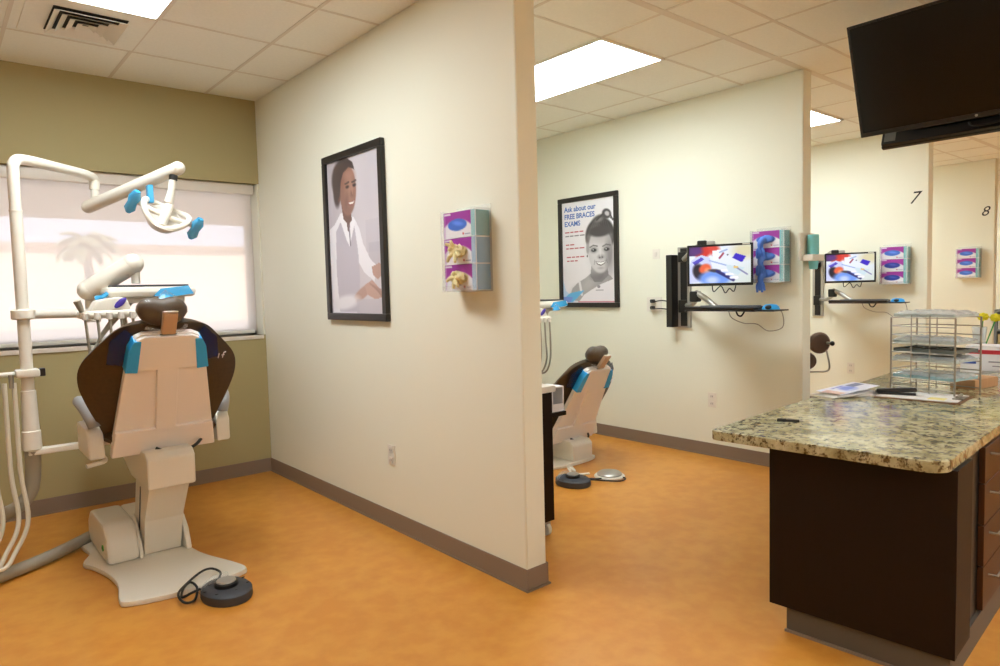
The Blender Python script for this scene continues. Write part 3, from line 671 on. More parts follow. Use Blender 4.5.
# ------------------------------------------------------------------ dental chairs
def dental_chair(loc, lift, label, bdy=0):
    t = thing('dental_chair', label, 'dental chair', loc, 0, 'dental chairs')
    z = lift
    base = MB()
    outl = smooth_path([(-.34, .29, 0), (-.31, .2, 0), (-.275, .05, 0), (-.265, -.12, 0), (-.295, -.30, 0), (-.27, -.36, 0), (-.1, -.405, 0), (.1, -.40, 0), (.215, -.375, 0), (.25, -.335, 0), (.225, -.22, 0), (.155, -.02, 0), (.13, .15, 0), (.125, .42, 0), (.15, .62, 0), (.1, .67, 0), (-.2, .67, 0), (-.30, .6, 0), (-.29, .42, 0)], 4, True)
    outl = [p_+Vector((-.3*bdy, bdy, 0)) for p_ in outl]
    def low(m):
        bmesh.ops.translate(m.bm, vec=Vector((-.3*bdy, bdy, 0)), verts=m.bm.verts); return m
    base.prism(M_WHITE, outl, (0, 0, .026), .007); base.build('base_plate', t)
    hs = MB()
    hs.prism(M_WHITE, [(-.26, .13, .026), (-.26, .16, .15), (-.26, .23, .215), (-.26, .56, .215), (-.26, .62, .16), (-.26, .63, .026)], (.15, 0, 0), .025)
    hs.prism(M_WHITE, [(-.115, .13, .026), (-.115, .3, .026), (-.115, .36, .2), (-.115, .27, .215), (-.115, .17, .12)], (.022, 0, 0), .008)
    hs.prism(M_WHITE, [(.10, .10, .026), (.10, .32, .026), (.10, .36, .2), (.10, .26, .215), (.10, .15, .13)], (.028, 0, 0), .009)
    hs.box(M_WHITE, (-.11, .36, .026), (.13, .6, .20), .02); low(hs).build('base_housing', t)
    pn = MB(); pn.cyl(M_GREEN, (-.264, .215, .10), (-.259, .215, .10), .016).cyl(M_INK, (-.266, .215, .10), (-.264, .215, .10), .006); low(pn).build('green_port', t)
    # lifting link and the carriage it carries
    topz = .44+z
    lk = MB(); y1 = -.10 if z > -.1 else .0
    zt = max(topz, .1)
    lk.loft(M_WHITE, [[(-.085, .17, .03), (.09, .17, .03), (.09, .36, .03), (-.085, .36, .03)], [(-.088, .11, .03+(zt-.03)*.45), (.092, .11, .03+(zt-.03)*.45), (.092, .32, .03+(zt-.03)*.45), (-.088, .32, .03+(zt-.03)*.45)],
                      [(-.09, y1+.03, zt+.03), (.095, y1+.03, zt+.03), (.095, .22, zt+.03), (-.09, .22, zt+.03)]], smooth=False)
    lk.box(M_DKGREY, (-.0925, .2, .06), (-.0885, .206, min(zt, .4)), rot=(.33, 0, 0)) if z > -.1 else None
    low(lk).build('lift_link', t)
    ca = MB()
    ca.prism(M_WHITE, [(-.115, -.115, .425+z), (-.115, -.12, .575+z), (-.115, -.085, .605+z), (-.115, .40, .60+z), (-.115, .40, .50+z), (-.115, .22, .435+z)], (.22, 0, 0), .012); ca.build('carriage_cover', t)
    MB().box(M_DKGREY, (-.17, .0, .595+z), (.17, .5, .625+z), .01).build('seat_bracket', t)
    # back rest: plane along d, back side along nb
    O = Vector((0, .05, .605+z)); d = Vector((-.06, -.51, .86)); nb = Vector((0, -.86, -.51))
    P = lambda u, v, n=0: O+Vector((u, 0, 0))+d*v+nb*n
    # upholstered cushion with swept wings
    prof = [(.02, .215), (.06, .235), (.14, .262), (.22, .292), (.30, .318), (.37, .334), (.44, .335), (.50, .318), (.56, .28), (.62, .235), (.67, .195), (.70, .15), (.715, .10)]
    rings = []
    ns = 12
    pr_ = [(p_.x, p_.y) for p_ in smooth_path([(a_, b2, 0) for a_, b2 in prof], 3)]
    for v, hw in pr_:
        hw *= 1.03; ring = []
        edge = .010
        for i in range(ns+1):
            s_ = -1+2*i/ns; wing = .085*max(0, abs(s_)-.25)**1.6*(hw/.335)
            th = .045*(1-abs(s_)**4)+edge
            ring.append(P(hw*s_, v, .0-wing))
        for i in range(ns, -1, -1):
            s_ = -1+2*i/ns; wing = .085*max(0, abs(s_)-.25)**1.6*(hw/.335)
            tt = (1-abs(s_)**5)*.075+.012
            tt *= min(1, (.76-v)/.12)**.5*min(1, (v+.05)/.12)**.5
            ring.append(P(hw*s_*.985, v, -wing-tt))
        rings.append(ring)
    up_ = MB().loft(M_BROWN, rings); bo = up_.build('backrest_cushion', t)
    # moulded back shell with two sunken panels
    sh = MB()
    def trap(v0, v1, h0, h1, n0, n1, m=M_PINK, bev=.008): 
        sh.prism(m, [P(-h0, v0, n0), P(h0, v0, n0), P(h1, v1, n0), P(-h1, v1, n0)], nb*(n1-n0), bev)
    hwv = lambda v: .24-(.24-.150)*(v/.69)
    sh.prism(M_PINK, [P(-.235, 0, .002), P(.235, 0, .002), P(hwv(.1), .1, .002), P(hwv(.62), .62, .002), P(.135, .672, .002), P(.105, .688, .002), P(-.105, .688, .002), P(-.135, .672, .002), P(-hwv(.62), .62, .002), P(-hwv(.1), .1, .002)], nb*.034, .008)
    trap(.004, .155, .238, hwv(.155)-.001, .03, .052); 
    sh.prism(M_PINK, [P(-hwv(.50)+.001, .50, .03), P(hwv(.50)-.001, .50, .03), P(hwv(.62)-.001, .62, .03), P(.13, .668, .03), P(.1, .682, .03), P(-.1, .682, .03), P(-.13, .668, .03), P(-hwv(.62)+.001, .62, .03)], nb*.022, .007)
    sh.prism(M_PINK, [P(-.046, .13, .03), P(.046, .13, .03), P(.046, .51, .03), P(-.046, .51, .03)], nb*.022, .006)
    sh.cyl(M_STEEL, P(.205, .055, .04), P(.205, .055, .048), .006)
    sh.build('back_shell', t)
    for s in (-1, 1):
        q = MB(); q.prism(M_BLUE, [P(s*(hwv(.50)+.004), .50, -.002), P(s*(hwv(.50)-.048), .495, -.002), P(s*(hwv(.66)-.042), .664, -.002), P(s*(hwv(.66)-.012), .664, -.002), P(s*(hwv(.62)+.003), .62, -.002)], nb*.057, .003); q.build('blue_tape', t)
        q = MB(); q.prism(M_NAVY, [P(s*(hwv(.5)+.004), .51, .006), P(s*(hwv(.5)+.066), .515, -.006), P(s*(hwv(.6)+.066), .63, -.004), P(s*(hwv(.66)+.012), .70, .002), P(s*(hwv(.66)-.01), .675, .008)], nb*.002); q.build('barrier_film', t)
    q = MB()
    for k, (a, b_) in enumerate((((.235, .515), (.238, .54)), ((.255, .515), (.26, .545)), ((.26, .545), (.27, .548)), ((.25, .53), (.264, .532)))):
        q.tube(M_CARD, [P(a[0], a[1], .012), P(b_[0], b_[1], .012)], .0022, 6, smooth=False)
    q.build('printed_mark', t)
    # head rest in a clear cover on its bracket
    hr = MB(); hc = P(-.012, .767, -.03)
    rr = []
    for i in range(9):
        a = -1+2*i/8; k = math.sqrt(max(.0, 1-abs(a)**2.6))*.985+.015
        ring = []
        for j in range(20):
            th = 2*PI*j/20; ux = math.copysign(abs(math.cos(th))**.7, math.cos(th)); vy = math.copysign(abs(math.sin(th))**.8, math.sin(th))
            notch = -.014*math.exp(-(ux/.3)**2) if vy > 0 else 0
            narrow = 1-.22*max(0, -vy)
            ring.append(hc+Vector((ux*.106*k*narrow, 0, 0))+d*((vy*.068+notch)*k)+nb*(.05*a-.02*ux*ux*0))
        rr.append(ring)
    hr.loft(M_BROWN, rr); hr.build('headrest', t)
    hf = MB(); rf = [[hc+(p-hc)*1.035 for p in ring] for ring in rr]; hf.loft(M_COVER, rf)
    hf.tube(M_CLEAR, [P(-.09, .715, .02), P(-.05, .708, .04), P(.05, .705, .04), P(.08, .72, .02)], .009, 8); hf.build('clear_cover', t)
    st = MB(); st.prism(M_TAN, [P(-.03, .69, .02), P(.03, .69, .02), P(.03, .815, .045), P(-.03, .815, .045)], nb*.03, .006)
    st.box(M_DKGREY, P(-.034, .675, .02), P(.034, .692, .045), .003).box(M_WHITE, P(-.03, .812, .045), P(.03, .824, .077), .004); st.build('headrest_bracket', t)
    # seat and leg rest
    se = MB()
    rows = [(-.02, .24, .0), (.1, .27, .01), (.3, .27, .0), (.5, .25, .03), (.75, .22, .05), (1.0, .20, .02), (1.16, .17, -.02)]
    R = []
    for yy, hw, dz in rows:
        R.append([(hw*math.cos(a)*1.0, yy, .68+z+dz+.055*math.copysign(abs(math.sin(a))**.6, math.sin(a))) for a in [2*PI*k/16 for k in range(16)]])
    se.loft(M_BROWN, R); se.build('seat_cushion', t)
    MB().box(M_PINK, (-.2, .02, .615+z), (.2, 1.0, .64+z), .01).build('seat_shell', t)
    for s in (-1, 1):
        m = MB(); m.prism(M_WHITE, [(s*.255, .02, .585+z), (s*.255, .03, .70+z), (s*.262, .06, .735+z), (s*.262, .26, .745+z), (s*.262, .26, .60+z)], (s*.07, 0, 0), .012)
        arm = m.build('arm_bracket', t)
        p = MB(); p.tube(M_GREYPAD, [(s*.29, .03, .74+z), (s*.30, .04, .785+z), (s*.312, .09, .825+z), (s*.315, .18, .84+z), (s*.315, .26, .84+z)], lambda u: .029+.006*math.sin(PI*u), 12, 5); p.build('arm_pad', t)
    MB().tube(M_BLACK, [(-.05, -.03, .61+z), (.02, -.07, .575+z), (.12, -.06, .60+z), (.19, .02, .63+z)], .008, 8).build('cable', t)
    MB().tube(M_WHITE, [(-.27, .1, .60+z), (-.25, .08, .565+z), (-.33, .06, .555+z)], .011, 8).build('lever', t)
    return t
dental_chair((-1.09, -1.45, 0), 0, 'brown dental chair with ivory back, raised high in front of the window')
dental_chair((1.82, -1.44, 0), -.43, 'lowered brown dental chair with ivory back, half hidden behind the nearest partition', .27)
cdt = MB(); cdt.tube(M_GREYHOSE, [(-1.345, -.83, .05), (-1.5, -.93, .035), (-1.68, -1.05, .033), (-1.9, -1.12, .033), (-2.3, -.9, .033), (-2.6, -.2, .033)], .031, 12)
tag(cdt.build('floor_conduit'), 'thick grey hose lying on the floor left of the nearest chair base', 'hose')

# ------------------------------------------------------------------ delivery units with hanging instrument hoses
def delivery_unit(loc, dz, top_dir, label, full=True):
    """origin on the floor under the post"""
    t = thing('delivery_unit', label, 'dental delivery unit', loc, 0, 'dental delivery units')
    p = MB(); p.cyl(M_WHITE, (0, 0, .60), (0, 0, .70), .043, .041).cyl(M_WHITE, (0, 0, .695), (0, 0, .90), .037, .032).cyl(M_WHITE, (0, 0, .89), (0, 0, 1.78), .027)
    p.cyl(M_WHITE, (0, 0, 1.775), (0, 0, 1.785), .029); p.build('post', t)
    a = Vector(top_dir)
    MB().tube(M_WHITE, [(0, 0, 1.78), (0, 0, 1.96), a*.02+Vector((0, 0, 2.015)), a*.12+Vector((0, 0, 2.04)), a*.5+Vector((0, 0, 2.045)), a*.93+Vector((0, 0, 2.045)), a*1.0+Vector((0, 0, 2.02)), a*1.0+Vector((0, 0, 1.97))], .026, 14, 6).cyl(M_WHITE, a+Vector((0, 0, 1.93)), a+Vector((0, 0, 1.99)), .02).build('top_arm', t)
    MB().box(M_WHITE, (-.02, -.03, .575), (.34, .03, .605), .006).build('chair_bar', t)
    cl = MB(); cl.box(M_WHITE, (-.05, -.05, .965), (.05, .05, 1.005), .01).box(M_BLACK, (.05, -.02, .965), (.075, .02, 1.005), .004).cyl(M_WHITE, (-.05, -.0, .985), (-.55, -.02, .985), .012).build('clamp', t)
    for k in range(3): MB().cyl(M_STEEL, (-.068-.055*k, -.035, .92), (-.068-.055*k, -.035, .985), .011).build('hanger_hook', t)
    for k in range(3):
        x = -.058-.05*k+.012*(k == 1)
        MB().tube(M_IVHOSE, [(x, -.03, .945), (x, -.035, .8), (x+.0, -.05, .5), (x+.015, -.08, .28), (x-.04, -.11, .15), (x-.12, -.16, .085-.012*k), (x-.3, -.12, .2), (x-.4, -.05, .5)], .0105, 8).build('suction_hose', t)
    MB().tube(M_GREYHOSE, [(.0, .0, .60), (.0, .02, .50), (-.02, .03, .38), (-.1, .05, .30), (-.25, .10, .27), (-.6, .2, .26)], .034, 12).build('supply_hose', t)
    h = Vector((0, 0, dz))
    ar = MB(); ar.cyl(M_WHITE, Vector((0, 0, 1.25))+h, Vector((0, 0, 1.30))+h, .05).tube(M_IVORY, [Vector((0, 0, 1.275))+h, Vector((.33, .12, 1.268))+h], .023, 14, smooth=False)
    ar.build('lower_arm', t)
    f = MB(); f.tube(M_WHITE, [Vector((.30, .10, 1.39))+h, Vector((.50, .0, 1.525))+h], .052, 18, smooth=False)
    f.ball(M_WHITE, Vector((.50, .0, 1.527))+h, .054).ball(M_WHITE, Vector((.30, .10, 1.39))+h, .053)
    f.cyl(M_WHITE, Vector((.32, .12, 1.22))+h, Vector((.32, .12, 1.36))+h, .035).cyl(M_WHITE, Vector((.51, .0, 1.42))+h, Vector((.51, .0, 1.49))+h, .022).box(M_BLACK, Vector((.455, -.02, 1.465))+h, Vector((.475, .0, 1.482))+h)
    f.build('flex_arm', t)
    hd = MB(); hd.box(M_WHITE, Vector((.345, -.12, 1.345))+h, Vector((.785, .18, 1.402))+h, .024).box(M_IVORY, Vector((.43, -.06, 1.315))+h, Vector((.74, .14, 1.347))+h, .01)
    hd.cyl(M_WHITE, Vector((.62, -.02, 1.29))+h, Vector((.62, -.02, 1.33))+h, .02); hd.build('tray_head', t)
    MB().box(M_DKGREY, Vector((.38, -.10, 1.402))+h, Vector((.75, .16, 1.412))+h, .004).build('tray_mat', t)
    fl = MB(); fl.prism(M_SKYFILM, [Vector((.60, -.124, 1.39))+h, Vector((.74, -.124, 1.404))+h, Vector((.765, -.124, 1.36))+h, Vector((.65, -.13, 1.345))+h, Vector((.56, -.128, 1.35))+h], (0, -.006, 0))
    fl.loft(M_SKYFILM, [[Vector((.62+.016*math.cos(a_), -.128+.006*math.sin(a_), 1.365))+h for a_ in (0, 1.57, 3.14, 4.71)], [Vector((.62+.05*math.cos(a_), -.14+.02*math.sin(a_), 1.325))+h for a_ in (0, 1.57, 3.14, 4.71)]])
    for k in range(4): fl.tube(M_CLEAR, [Vector((.62, -.132, 1.38))+h, Vector((.575+.035*k, -.142, 1.32+.012*abs(k-1.5)))+h], .004, 6, smooth=False)
    fl.build('blue_wrap', t)
    MB().tube(M_SKYFILM, [Vector((.355, -.10, 1.37))+h, Vector((.32, -.13, 1.352))+h, Vector((.29, -.13, 1.345))+h], .012, 6).build('blue_wrap', t)
    ho = MB(); ho.box(M_WHITE, Vector((.20, -.24, 1.245))+h, Vector((.465, -.15, 1.285))+h, .016)
    ho.prism(M_WHITE, [Vector((.25, -.22, 1.28))+h, Vector((.44, -.22, 1.28))+h, Vector((.42, -.22, 1.335))+h, Vector((.39, -.22, 1.352))+h, Vector((.35, -.22, 1.345))+h, Vector((.28, -.22, 1.335))+h], (0, .1, 0), .012)
    for k in range(5): ho.cyl(M_IVORY, Vector((.225+.052*k, -.245, 1.275))+h, Vector((.225+.052*k, -.245, 1.24))+h, .014)
    ho.cyl(M_GREYHOSE, Vector((.215, -.235, 1.28))+h, Vector((.195, -.24, 1.335))+h, .012, .017); ho.build('instrument_holder', t)
    MB().ball(M_VIOLET, Vector((.385, -.226, 1.32))+h, (.036, .006, .015), 3, M=Euler((0, -.75, 0)).to_matrix().to_4x4()).build('violet_badge', t)
    for k in range(5):
        x = .225+.052*k
        q = [Vector((x, -.245, 1.24))+h, Vector((x+.01, -.24, 1.1))+h, Vector((x+.025+.012*(k % 2), -.22, .95))+h, Vector((x+.05, -.15, .84))+h, Vector((x+.07, -.04, .82))+h, Vector((x+.06, .05, .92))+h, Vector((x+.09-.05*(k % 3), .05, 1.1))+h, Vector((.5-.02*k, .02, 1.33))+h]
        MB().tube(M_GREYHOSE, q, .0068, 8, 7).build('instrument_hose', t)
    return t
delivery_unit((-1.59, -1.0, 0), 0, (.42, .45, 0), 'ivory delivery unit with tray, hoses and tall curved post beside the raised chair')
delivery_unit((1.36, -1.0, 0), -.165, (-.6, .15, 0), 'ivory tray and hanging instrument hoses over the lowered chair, below the girl poster')

# operatory light on its swing arm
dl = thing('dental_light', 'white dental operating light with blue wrapped handles on a swing arm', 'dental light', (-1.17, -.55, 1.93))
sa = MB(); sa.cyl(M_WHITE, (0, 0, -.06), (0, 0, .03), .019).tube(M_WHITE, [(-.03, .03, -.055), (.315, -.52, .115)], .036, 16, smooth=False)
sa.ball(M_WHITE, (.315, -.52, .115), .037).ball(M_WHITE, (-.03, .03, -.055), .037); sa.build('swing_arm', dl)
hx = Vector((.245, -.49, -.135))
MB().cyl(M_BLACK, (.292, -.5, .05), (.295, -.5, .08), .022).cyl(M_WHITE, (.278, -.5, -.02), (.29, -.5, .06), .02, .017).cyl(M_WHITE, (.262, -.495, -.075), (.279, -.5, -.015), .023, .02).build('stem', dl)
RT = Euler((math.radians(40), math.radians(24), math.radians(-8))).to_matrix().to_4x4(); TM = Matrix.Translation(hx) @ RT
def put(mb_fn, name):
    m = MB(); mb_fn(m); bmesh.ops.transform(m.bm, matrix=TM, verts=m.bm.verts); return m.build(name, dl)
def _ring(m):
    m.tube(M_WHITE, [(.118*math.cos(a), .1*math.sin(a), .025*math.cos(2*a)) for a in [2*PI*k/12 for k in range(12)]], .0165, 10, 5, True)
    m.tube(M_WHITE, [(0, .10, .0), (0, .05, .035), (0, -.02, .03), (0, -.09, -.02)], .024, 10, 5)
    m.tube(M_WHITE, [(-.115, 0, 0), (-.05, -.03, .01), (.05, -.03, .01), (.115, 0, 0)], .014, 10, 5)
put(_ring, 'lamp_yoke')
put(lambda m: m.lathe(M_IVORY, [(.0, -.075), (.05, -.072), (.09, -.055), (.115, -.025), (.118, -.01), (.108, -.012), (.08, -.04), (0, -.055)], (0, -.02, 0), sx=.95, sy=.8), 'reflector')
for s in (-1, 1):
    hobj = put(lambda m: m.tube(M_WHITE, [(s*.115, 0, 0), (s*.15, -.01, 0), (s*.165, -.01, .0)], .009, 8, 4), 'lamp_handle')
    k = MB(); k.loft(M_SKYFILM, [[(s*.165+.024*math.cos(a)*sc_, -.01+.018*math.sin(a)*sc_, zz) for a in [2*PI*q/10 for q in range(10)]] for zz, sc_, oy in ((-.075, .5, 0), (-.05, 1.2, 0), (-.01, 1.0, 0), (.03, 1.3, 0), (.07, .7, 0))])
    bmesh.ops.transform(k.bm, matrix=TM, verts=k.bm.verts); k.build('blue_wrap', dl)
k = MB(); k.box(M_SKYFILM, (-.075, -.03, -.05), (-.045, .02, .05), .008); bmesh.ops.translate(k.bm, vec=hx+Vector((0, .05, .11)), verts=k.bm.verts); k.build('blue_wrap', dl)

# ------------------------------------------------------------------ foot controls
def foot_control(loc, rz, label, m_body, r=1.0, cord=None, disc=False):
    t = thing('foot_control', label, 'foot pedal', loc, rz)
    if disc:
        MB().lathe(M_WHITE, [(0, .0), (.105, 0), (.108, .008), (.10, .016), (0, .016)]).build('base', t)
        MB().lathe(M_ALU, [(.088, .016), (.088, .024), (.075, .036), (.03, .042), (0, .043)]).build('pedal_plate', t)
    else:
        b_ = MB(); b_.lathe(m_body, [(0, 0), (.125, 0), (.13, .012), (.128, .038), (.115, .048), (.06, .052), (0, .052)], sx=1, sy=.8)
        for k in range(7):
            a = 2*PI*k/7+.3; b_.ball(M_BLACK, (.095*math.cos(a), .076*math.sin(a), .050), (.009, .006, .003), 1)
        b_.build('base', t)
        MB().lathe(M_BLACK, [(.05, .05), (.05, .066), (.044, .072), (0, .072)]).lathe(M_ALU, [(.042, .072), (.040, .077), (0, .078)]).build('button', t)
    if cord: MB().tube(M_BLACK, cord, .0055, 8, 8).build('cord', t)
    MB().tube(M_CLEAR, [(-.09, .06, .03), (-.02, .09, .06), (.05, .09, .06)], .014, 8).build('cover_film', t) if not disc else None
    return t
foot_control((-1.005, -2.0, 0), .15, 'dark grey foot pedal with coiled black cord by the nearest chair base', M_DKGREY,
             cord=[(-.09, .05, .03), (-.02, .08, .035), (.045, .15, .04), (.067, .204, .04), (.05, .255, .045), (.0, .25, .045), (-.089, .19, .04), (-.16, .12, .036), (-.168, .05, .02), (-.122, .052, .012), (-.08, .113, .035), (-.081, .175, .045), (-.13, .135, .045), (-.16, .085, .03), (-.13, .06, .045), (-.09, .06, .05)])
foot_control((1.34, -1.90, 0), .1, 'dark foot pedal with black cord before the lowered chair', M_DKGREY,
             cord=[(.11, -.06, .02), (.17, -.13, .012), (.25, -.22, .008), (.33, -.20, .008), (.29, -.13, .008), (.2, -.08, .01), (.12, -.04, .02)])
foot_control((1.66, -1.95, 0), .1, 'round metal foot disc on the orange floor right of the dark pedal', M_ALU, disc=True,)
wc = MB().tube(M_WHITE, [(1.54, -1.87, .03), (1.48, -1.78, .02), (1.5, -1.70, .05), (1.54, -1.73, .02), (1.58, -1.66, .03), (1.6, -1.6, .02)], .008, 8)
tag(wc.build('white_hose'), 'short white hose loop on the floor beside the round metal foot disc', 'hose')

# ------------------------------------------------------------------ rolling cart beside the nearest partition
ct = thing('rolling_cart', 'dark rolling cart with pale top, mostly hidden behind the nearest partition end', 'cart', (.385, -2.22, 0))
MB().box(M_DKWOOD, (-.19, -.27, .085), (.19, .27, .785), .003).build('cabinet_body', ct)
MB().box(M_IVORY, (-.2, -.285, .785), (.205, .285, .82), .006).build('cart_top', ct)
for sx in (-1, 1):
    for sy in (-1, 1):
        c_ = MB(); c_.cyl(M_WHITE, (sx*.16-.012, sy*.235, .034), (sx*.16+.012, sy*.235, .034), .034).box(M_ALU, (sx*.16-.02, sy*.235-.015, .05), (sx*.16+.02, sy*.235+.015, .085), .004); c_.build('caster', ct)
for k in range(3):
    dr = MB().box(M_DKWOOD, (-.18, .27, .10+.225*k), (.18, .285, .315+.225*k), .003).build('drawer', ct)
    MB().tube(M_STEEL, [(-.07, .285, .2+.225*k), (-.065, .305, .2+.225*k), (.065, .305, .2+.225*k), (.07, .285, .2+.225*k)], .005, 8, smooth=False).build('drawer_handle', dr)
wb = thing('storage_box', 'small white open-front box by the pale cart top, left of the lowered chair', 'box', (.90, -2.14, .60))
# stands on a little side shelf of the cart
x = MB()
for a, b_ in (((-.05, -.07, 0), (.05, .07, .008)), ((-.05, -.07, .142), (.05, .07, .15)), ((-.05, -.07, .008), (-.042, .07, .142)), ((.042, -.07, .008), (.05, .07, .142)), ((-.042, .062, .008), (.042, .07, .142)), ((-.042, -.07, .008), (.042, -.062, .045))): x.box(M_CARD, a, b_)
x.build('carton', wb)
MB().box(M_DKWOOD, (.19, .0, .572), (.575, .16, .598), .003).build('side_shelf', ct)

# ------------------------------------------------------------------ granite worktop on its cabinets
TH_C = math.radians(3.3); ZT = .765
wt = thing('worktop', 'speckled granite worktop with rounded corner, under the wire tray rack', 'worktop', (0, 0, ZT-.04), TH_C)
cx0, cx1, cyf, cyb, rr_ = .162, 4.6, -4.39, -3.59, .07
pts = []
for (px, py, a0) in ((cx0+rr_, cyf+rr_, PI), (cx1-rr_, cyf+rr_, 1.5*PI), (cx1-.02, cyb-.02, 0), (cx0+.03, cyb-.03, .5*PI)):
    R_ = rr_ if py < -4 else .03
    for k in range(7): a = a0+k*PI/12; pts.append((px+R_*math.cos(a), py+R_*math.sin(a), 0))
g = MB().prism(M_GRANITE, pts, (0, 0, .04), .006); g.build('slab', wt)
cb = thing('drawer_cabinet', 'dark brown cabinet with drawers under the granite worktop', 'cabinet', (0, 0, 0), TH_C)
MB().box(M_DKWOOD, (.252, -4.402, .10), (.282, -3.79, ZT-.041), .0015, seg=1).build('end_panel', cb)
MB().box(M_DKWOOD, (.282, -4.37, .10), (4.5, -3.79, ZT-.041)).box(M_BLACK, (.46, -4.372, .10), (.69, -4.370, ZT-.042)).box(M_DKWOOD, (.282, -4.4, .10), (.46, -4.37, ZT-.041), .0015).build('body', cb)  # thin black sheet paints the shade of the gap before the drawers
MB().box(M_GREYLAM, (.27, -4.385, 0), (4.5, -3.85, .10)).box(M_BASE, (.262, -4.393, 0), (.272, -3.845, .01)).build('toe_kick', cb)
zz = [.108, .275, .43, .585, .722]
for bank in range(3):
    xa = .69+.462*bank
    for k in range(4):
        d_ = MB().box(M_WOOD, (xa, -4.392, zz[k]+.002), (xa+.452, -4.372, zz[k+1]-.003), .0015, seg=1).build('drawer', cb)
        zc = (zz[k]+zz[k+1])/2+.03; xc = xa+.226
        MB().tube(M_STEEL, [(xc-.14, -4.392, zc), (xc-.14, -4.42, zc), (xc+.14, -4.42, zc), (xc+.14, -4.392, zc)], .005, 8, smooth=False).build('drawer_handle', d_)
def at(u, v, z): return (u, v, z)
# things on the worktop (world coordinates)
cbd = thing('clipboard', 'white sheet on a brown clipboard in front of the wire rack', 'clipboard', (1.70, -3.90, ZT), math.radians(-86))
MB().box(mat('brown_hardboard', (128, 92, 60), .5), (-.18, -.13, 0), (.18, .13, .005), .001, seg=1).build('board', cbd)
MB().box(M_PAPER, (-.17, -.122, .005), (.165, .122, .008)).box(mat('yellow_note', (236, 222, 140), .7), (.04, -.1, .008), (.11, -.03, .0085)).build('paper', cbd)
MB().box(M_STEEL, (.13, -.05, .008), (.175, .05, .014), .003).cyl(M_STEEL, (.15, -.045, .02), (.15, .045, .02), .007).build('clip', cbd)
stp = thing('stapler', 'black stapler lying on the white clipboard sheet before the rack', 'stapler', (1.66, -3.80, ZT+.0085), math.radians(-72))
MB().box(M_BLACK, (-.085, -.019, 0), (.08, .019, .01), .003).build('stapler_base', stp)
MB().box(M_BLACK, (-.09, -.018, .012), (.085, .018, .032), .008, rot=(0, -.06, 0)).build('stapler_arm', stp)
MB().box(M_STEEL, (-.094, -.013, .006), (-.08, .013, .022), .003).build('steel_nose', stp)
pn = thing('black_pen', 'black pen on the worktop near the back edge', 'pen', (.717, -3.728, ZT), math.radians(-58))
MB().cyl(M_INK, (-.05, 0, .006), (.035, 0, .006), .0055).cyl(M_ALU, (.035, 0, .006), (.05, 0, .006), .005, .0015).build('barrel', pn)
MB().box(M_INK, (-.048, -.0015, .011), (-.015, .0015, .0135)).build('clip', pn)
pp = thing('paper_leaflets', 'bundle of blue and white printed leaflets beside the clipboard', 'papers', (1.57, -3.60, ZT), math.radians(-14))
pc = Canvas(40, 28, (222, 224, 240)); pc.rect(.0, .2, .2, .9, (226, 190, 176)).ell(.5, .5, .16, .3, (120, 140, 220), .4, .3).rect(.66, .15, .95, .5, (110, 116, 150)).line(.3, .2, .6, .15, .02, (90, 110, 200)).rect(.3, .65, .6, .75, (176, 190, 236))
q = MB()
for k in range(5): q.box(M_PAPER, (-.15+.006*k, -.08, .003*k), (.16-.004*k, .08, .003*k+.0025), rot=(0, 0, .1*k-.2))
q.build('sheets', pp)
pc.build('top_leaflet', pp, M_BOXPRINT, (-.14, .075, .0205), (.29, 0, .022), (0, -.15, -.003))
# wire rack
RK = thing('tray_rack', 'steel wire rack of instrument trays standing on the granite worktop', 'tray rack', (1.825, -3.712, ZT), math.radians(-12))
LX, LY, RH = .225, -.31, .38
rw = .0035
for (px, py) in ((0, 0), (LX, 0), (LX, LY), (0, LY)): MB().tube(M_STEEL, [(px, py, .0), (px, py, RH)], .0048, 8, smooth=False).build('corner_post', RK)
for px in (0, LX): MB().tube(M_STEEL, [(px, LY*.33, .005), (px, LY*.33, RH+.012), (px, LY*.62, RH+.012), (px, LY*.62, .005)], rw, 6, smooth=False).build('side_wire', RK)
for k in range(9):
    zq = .028+k*.044; e = MB()
    for px in (0, LX): e.tube(M_STEEL, [(px, 0, zq), (px, LY, zq)], rw*.85, 6, smooth=False)
    e.tube(M_STEEL, [(0, 0, zq), (LX, 0, zq)], rw*.85, 6, smooth=False)
    e.build('rail', RK)
RKM = Matrix.Translation((1.825, -3.712, ZT)) @ Matrix.Rotation(math.radians(-12), 4, 'Z')
def tray(k, m, content, label, bag=True, dx=0, dy=0):
    p = RKM @ Vector((LX/2+dx, LY/2+dy, .028+k*.044+.004))
    t = thing('instrument_tray', label, 'tray', p, math.radians(-12), 'trays in the wire rack')
    a, b_ = LX/2-.012, abs(LY)/2-.008
    r = MB(); r.box(m, (-a, -b_, 0), (a, b_, .004))
    for s in (-1, 1): r.box(m, (s*a-.003, -b_, 0), (s*a+.003, b_, .016)); r.box(m, (-a, s*b_-.003, 0), (a, s*b_+.003, .016))
    r.build('tray_pan', t)
    q = MB()
    for j in range(content): 
        yy = -.1+.2*j/max(1, content-1); q.tube(M_STEEL, [(-.07+.02*(j % 2), yy, .009), (.0, yy+.01, .012), (.07, yy-.01, .009)], .004, 6)
    if content: q.build('instruments', t)
    if bag:
        q = MB(); t_ = bmesh.new(); bmesh.ops.create_grid(t_, x_segments=14, y_segments=16, size=1)
        for v_ in t_.verts: v_.co = Vector((v_.co.x*(a+.006), v_.co.y*(b_+.01), .026+.010*random.random()-.018*max(abs(v_.co.x), abs(v_.co.y))**6))
        q.take(t_, M_BAG, True); q.build('bag_film', t)
    return t
tray(8, M_GREYTRAY, 5, 'bagged instrument tray at the very top of the wire rack')
tray(5, M_GREYTRAY, 4, 'grey instrument tray in a clear bag, second highest in the wire rack')
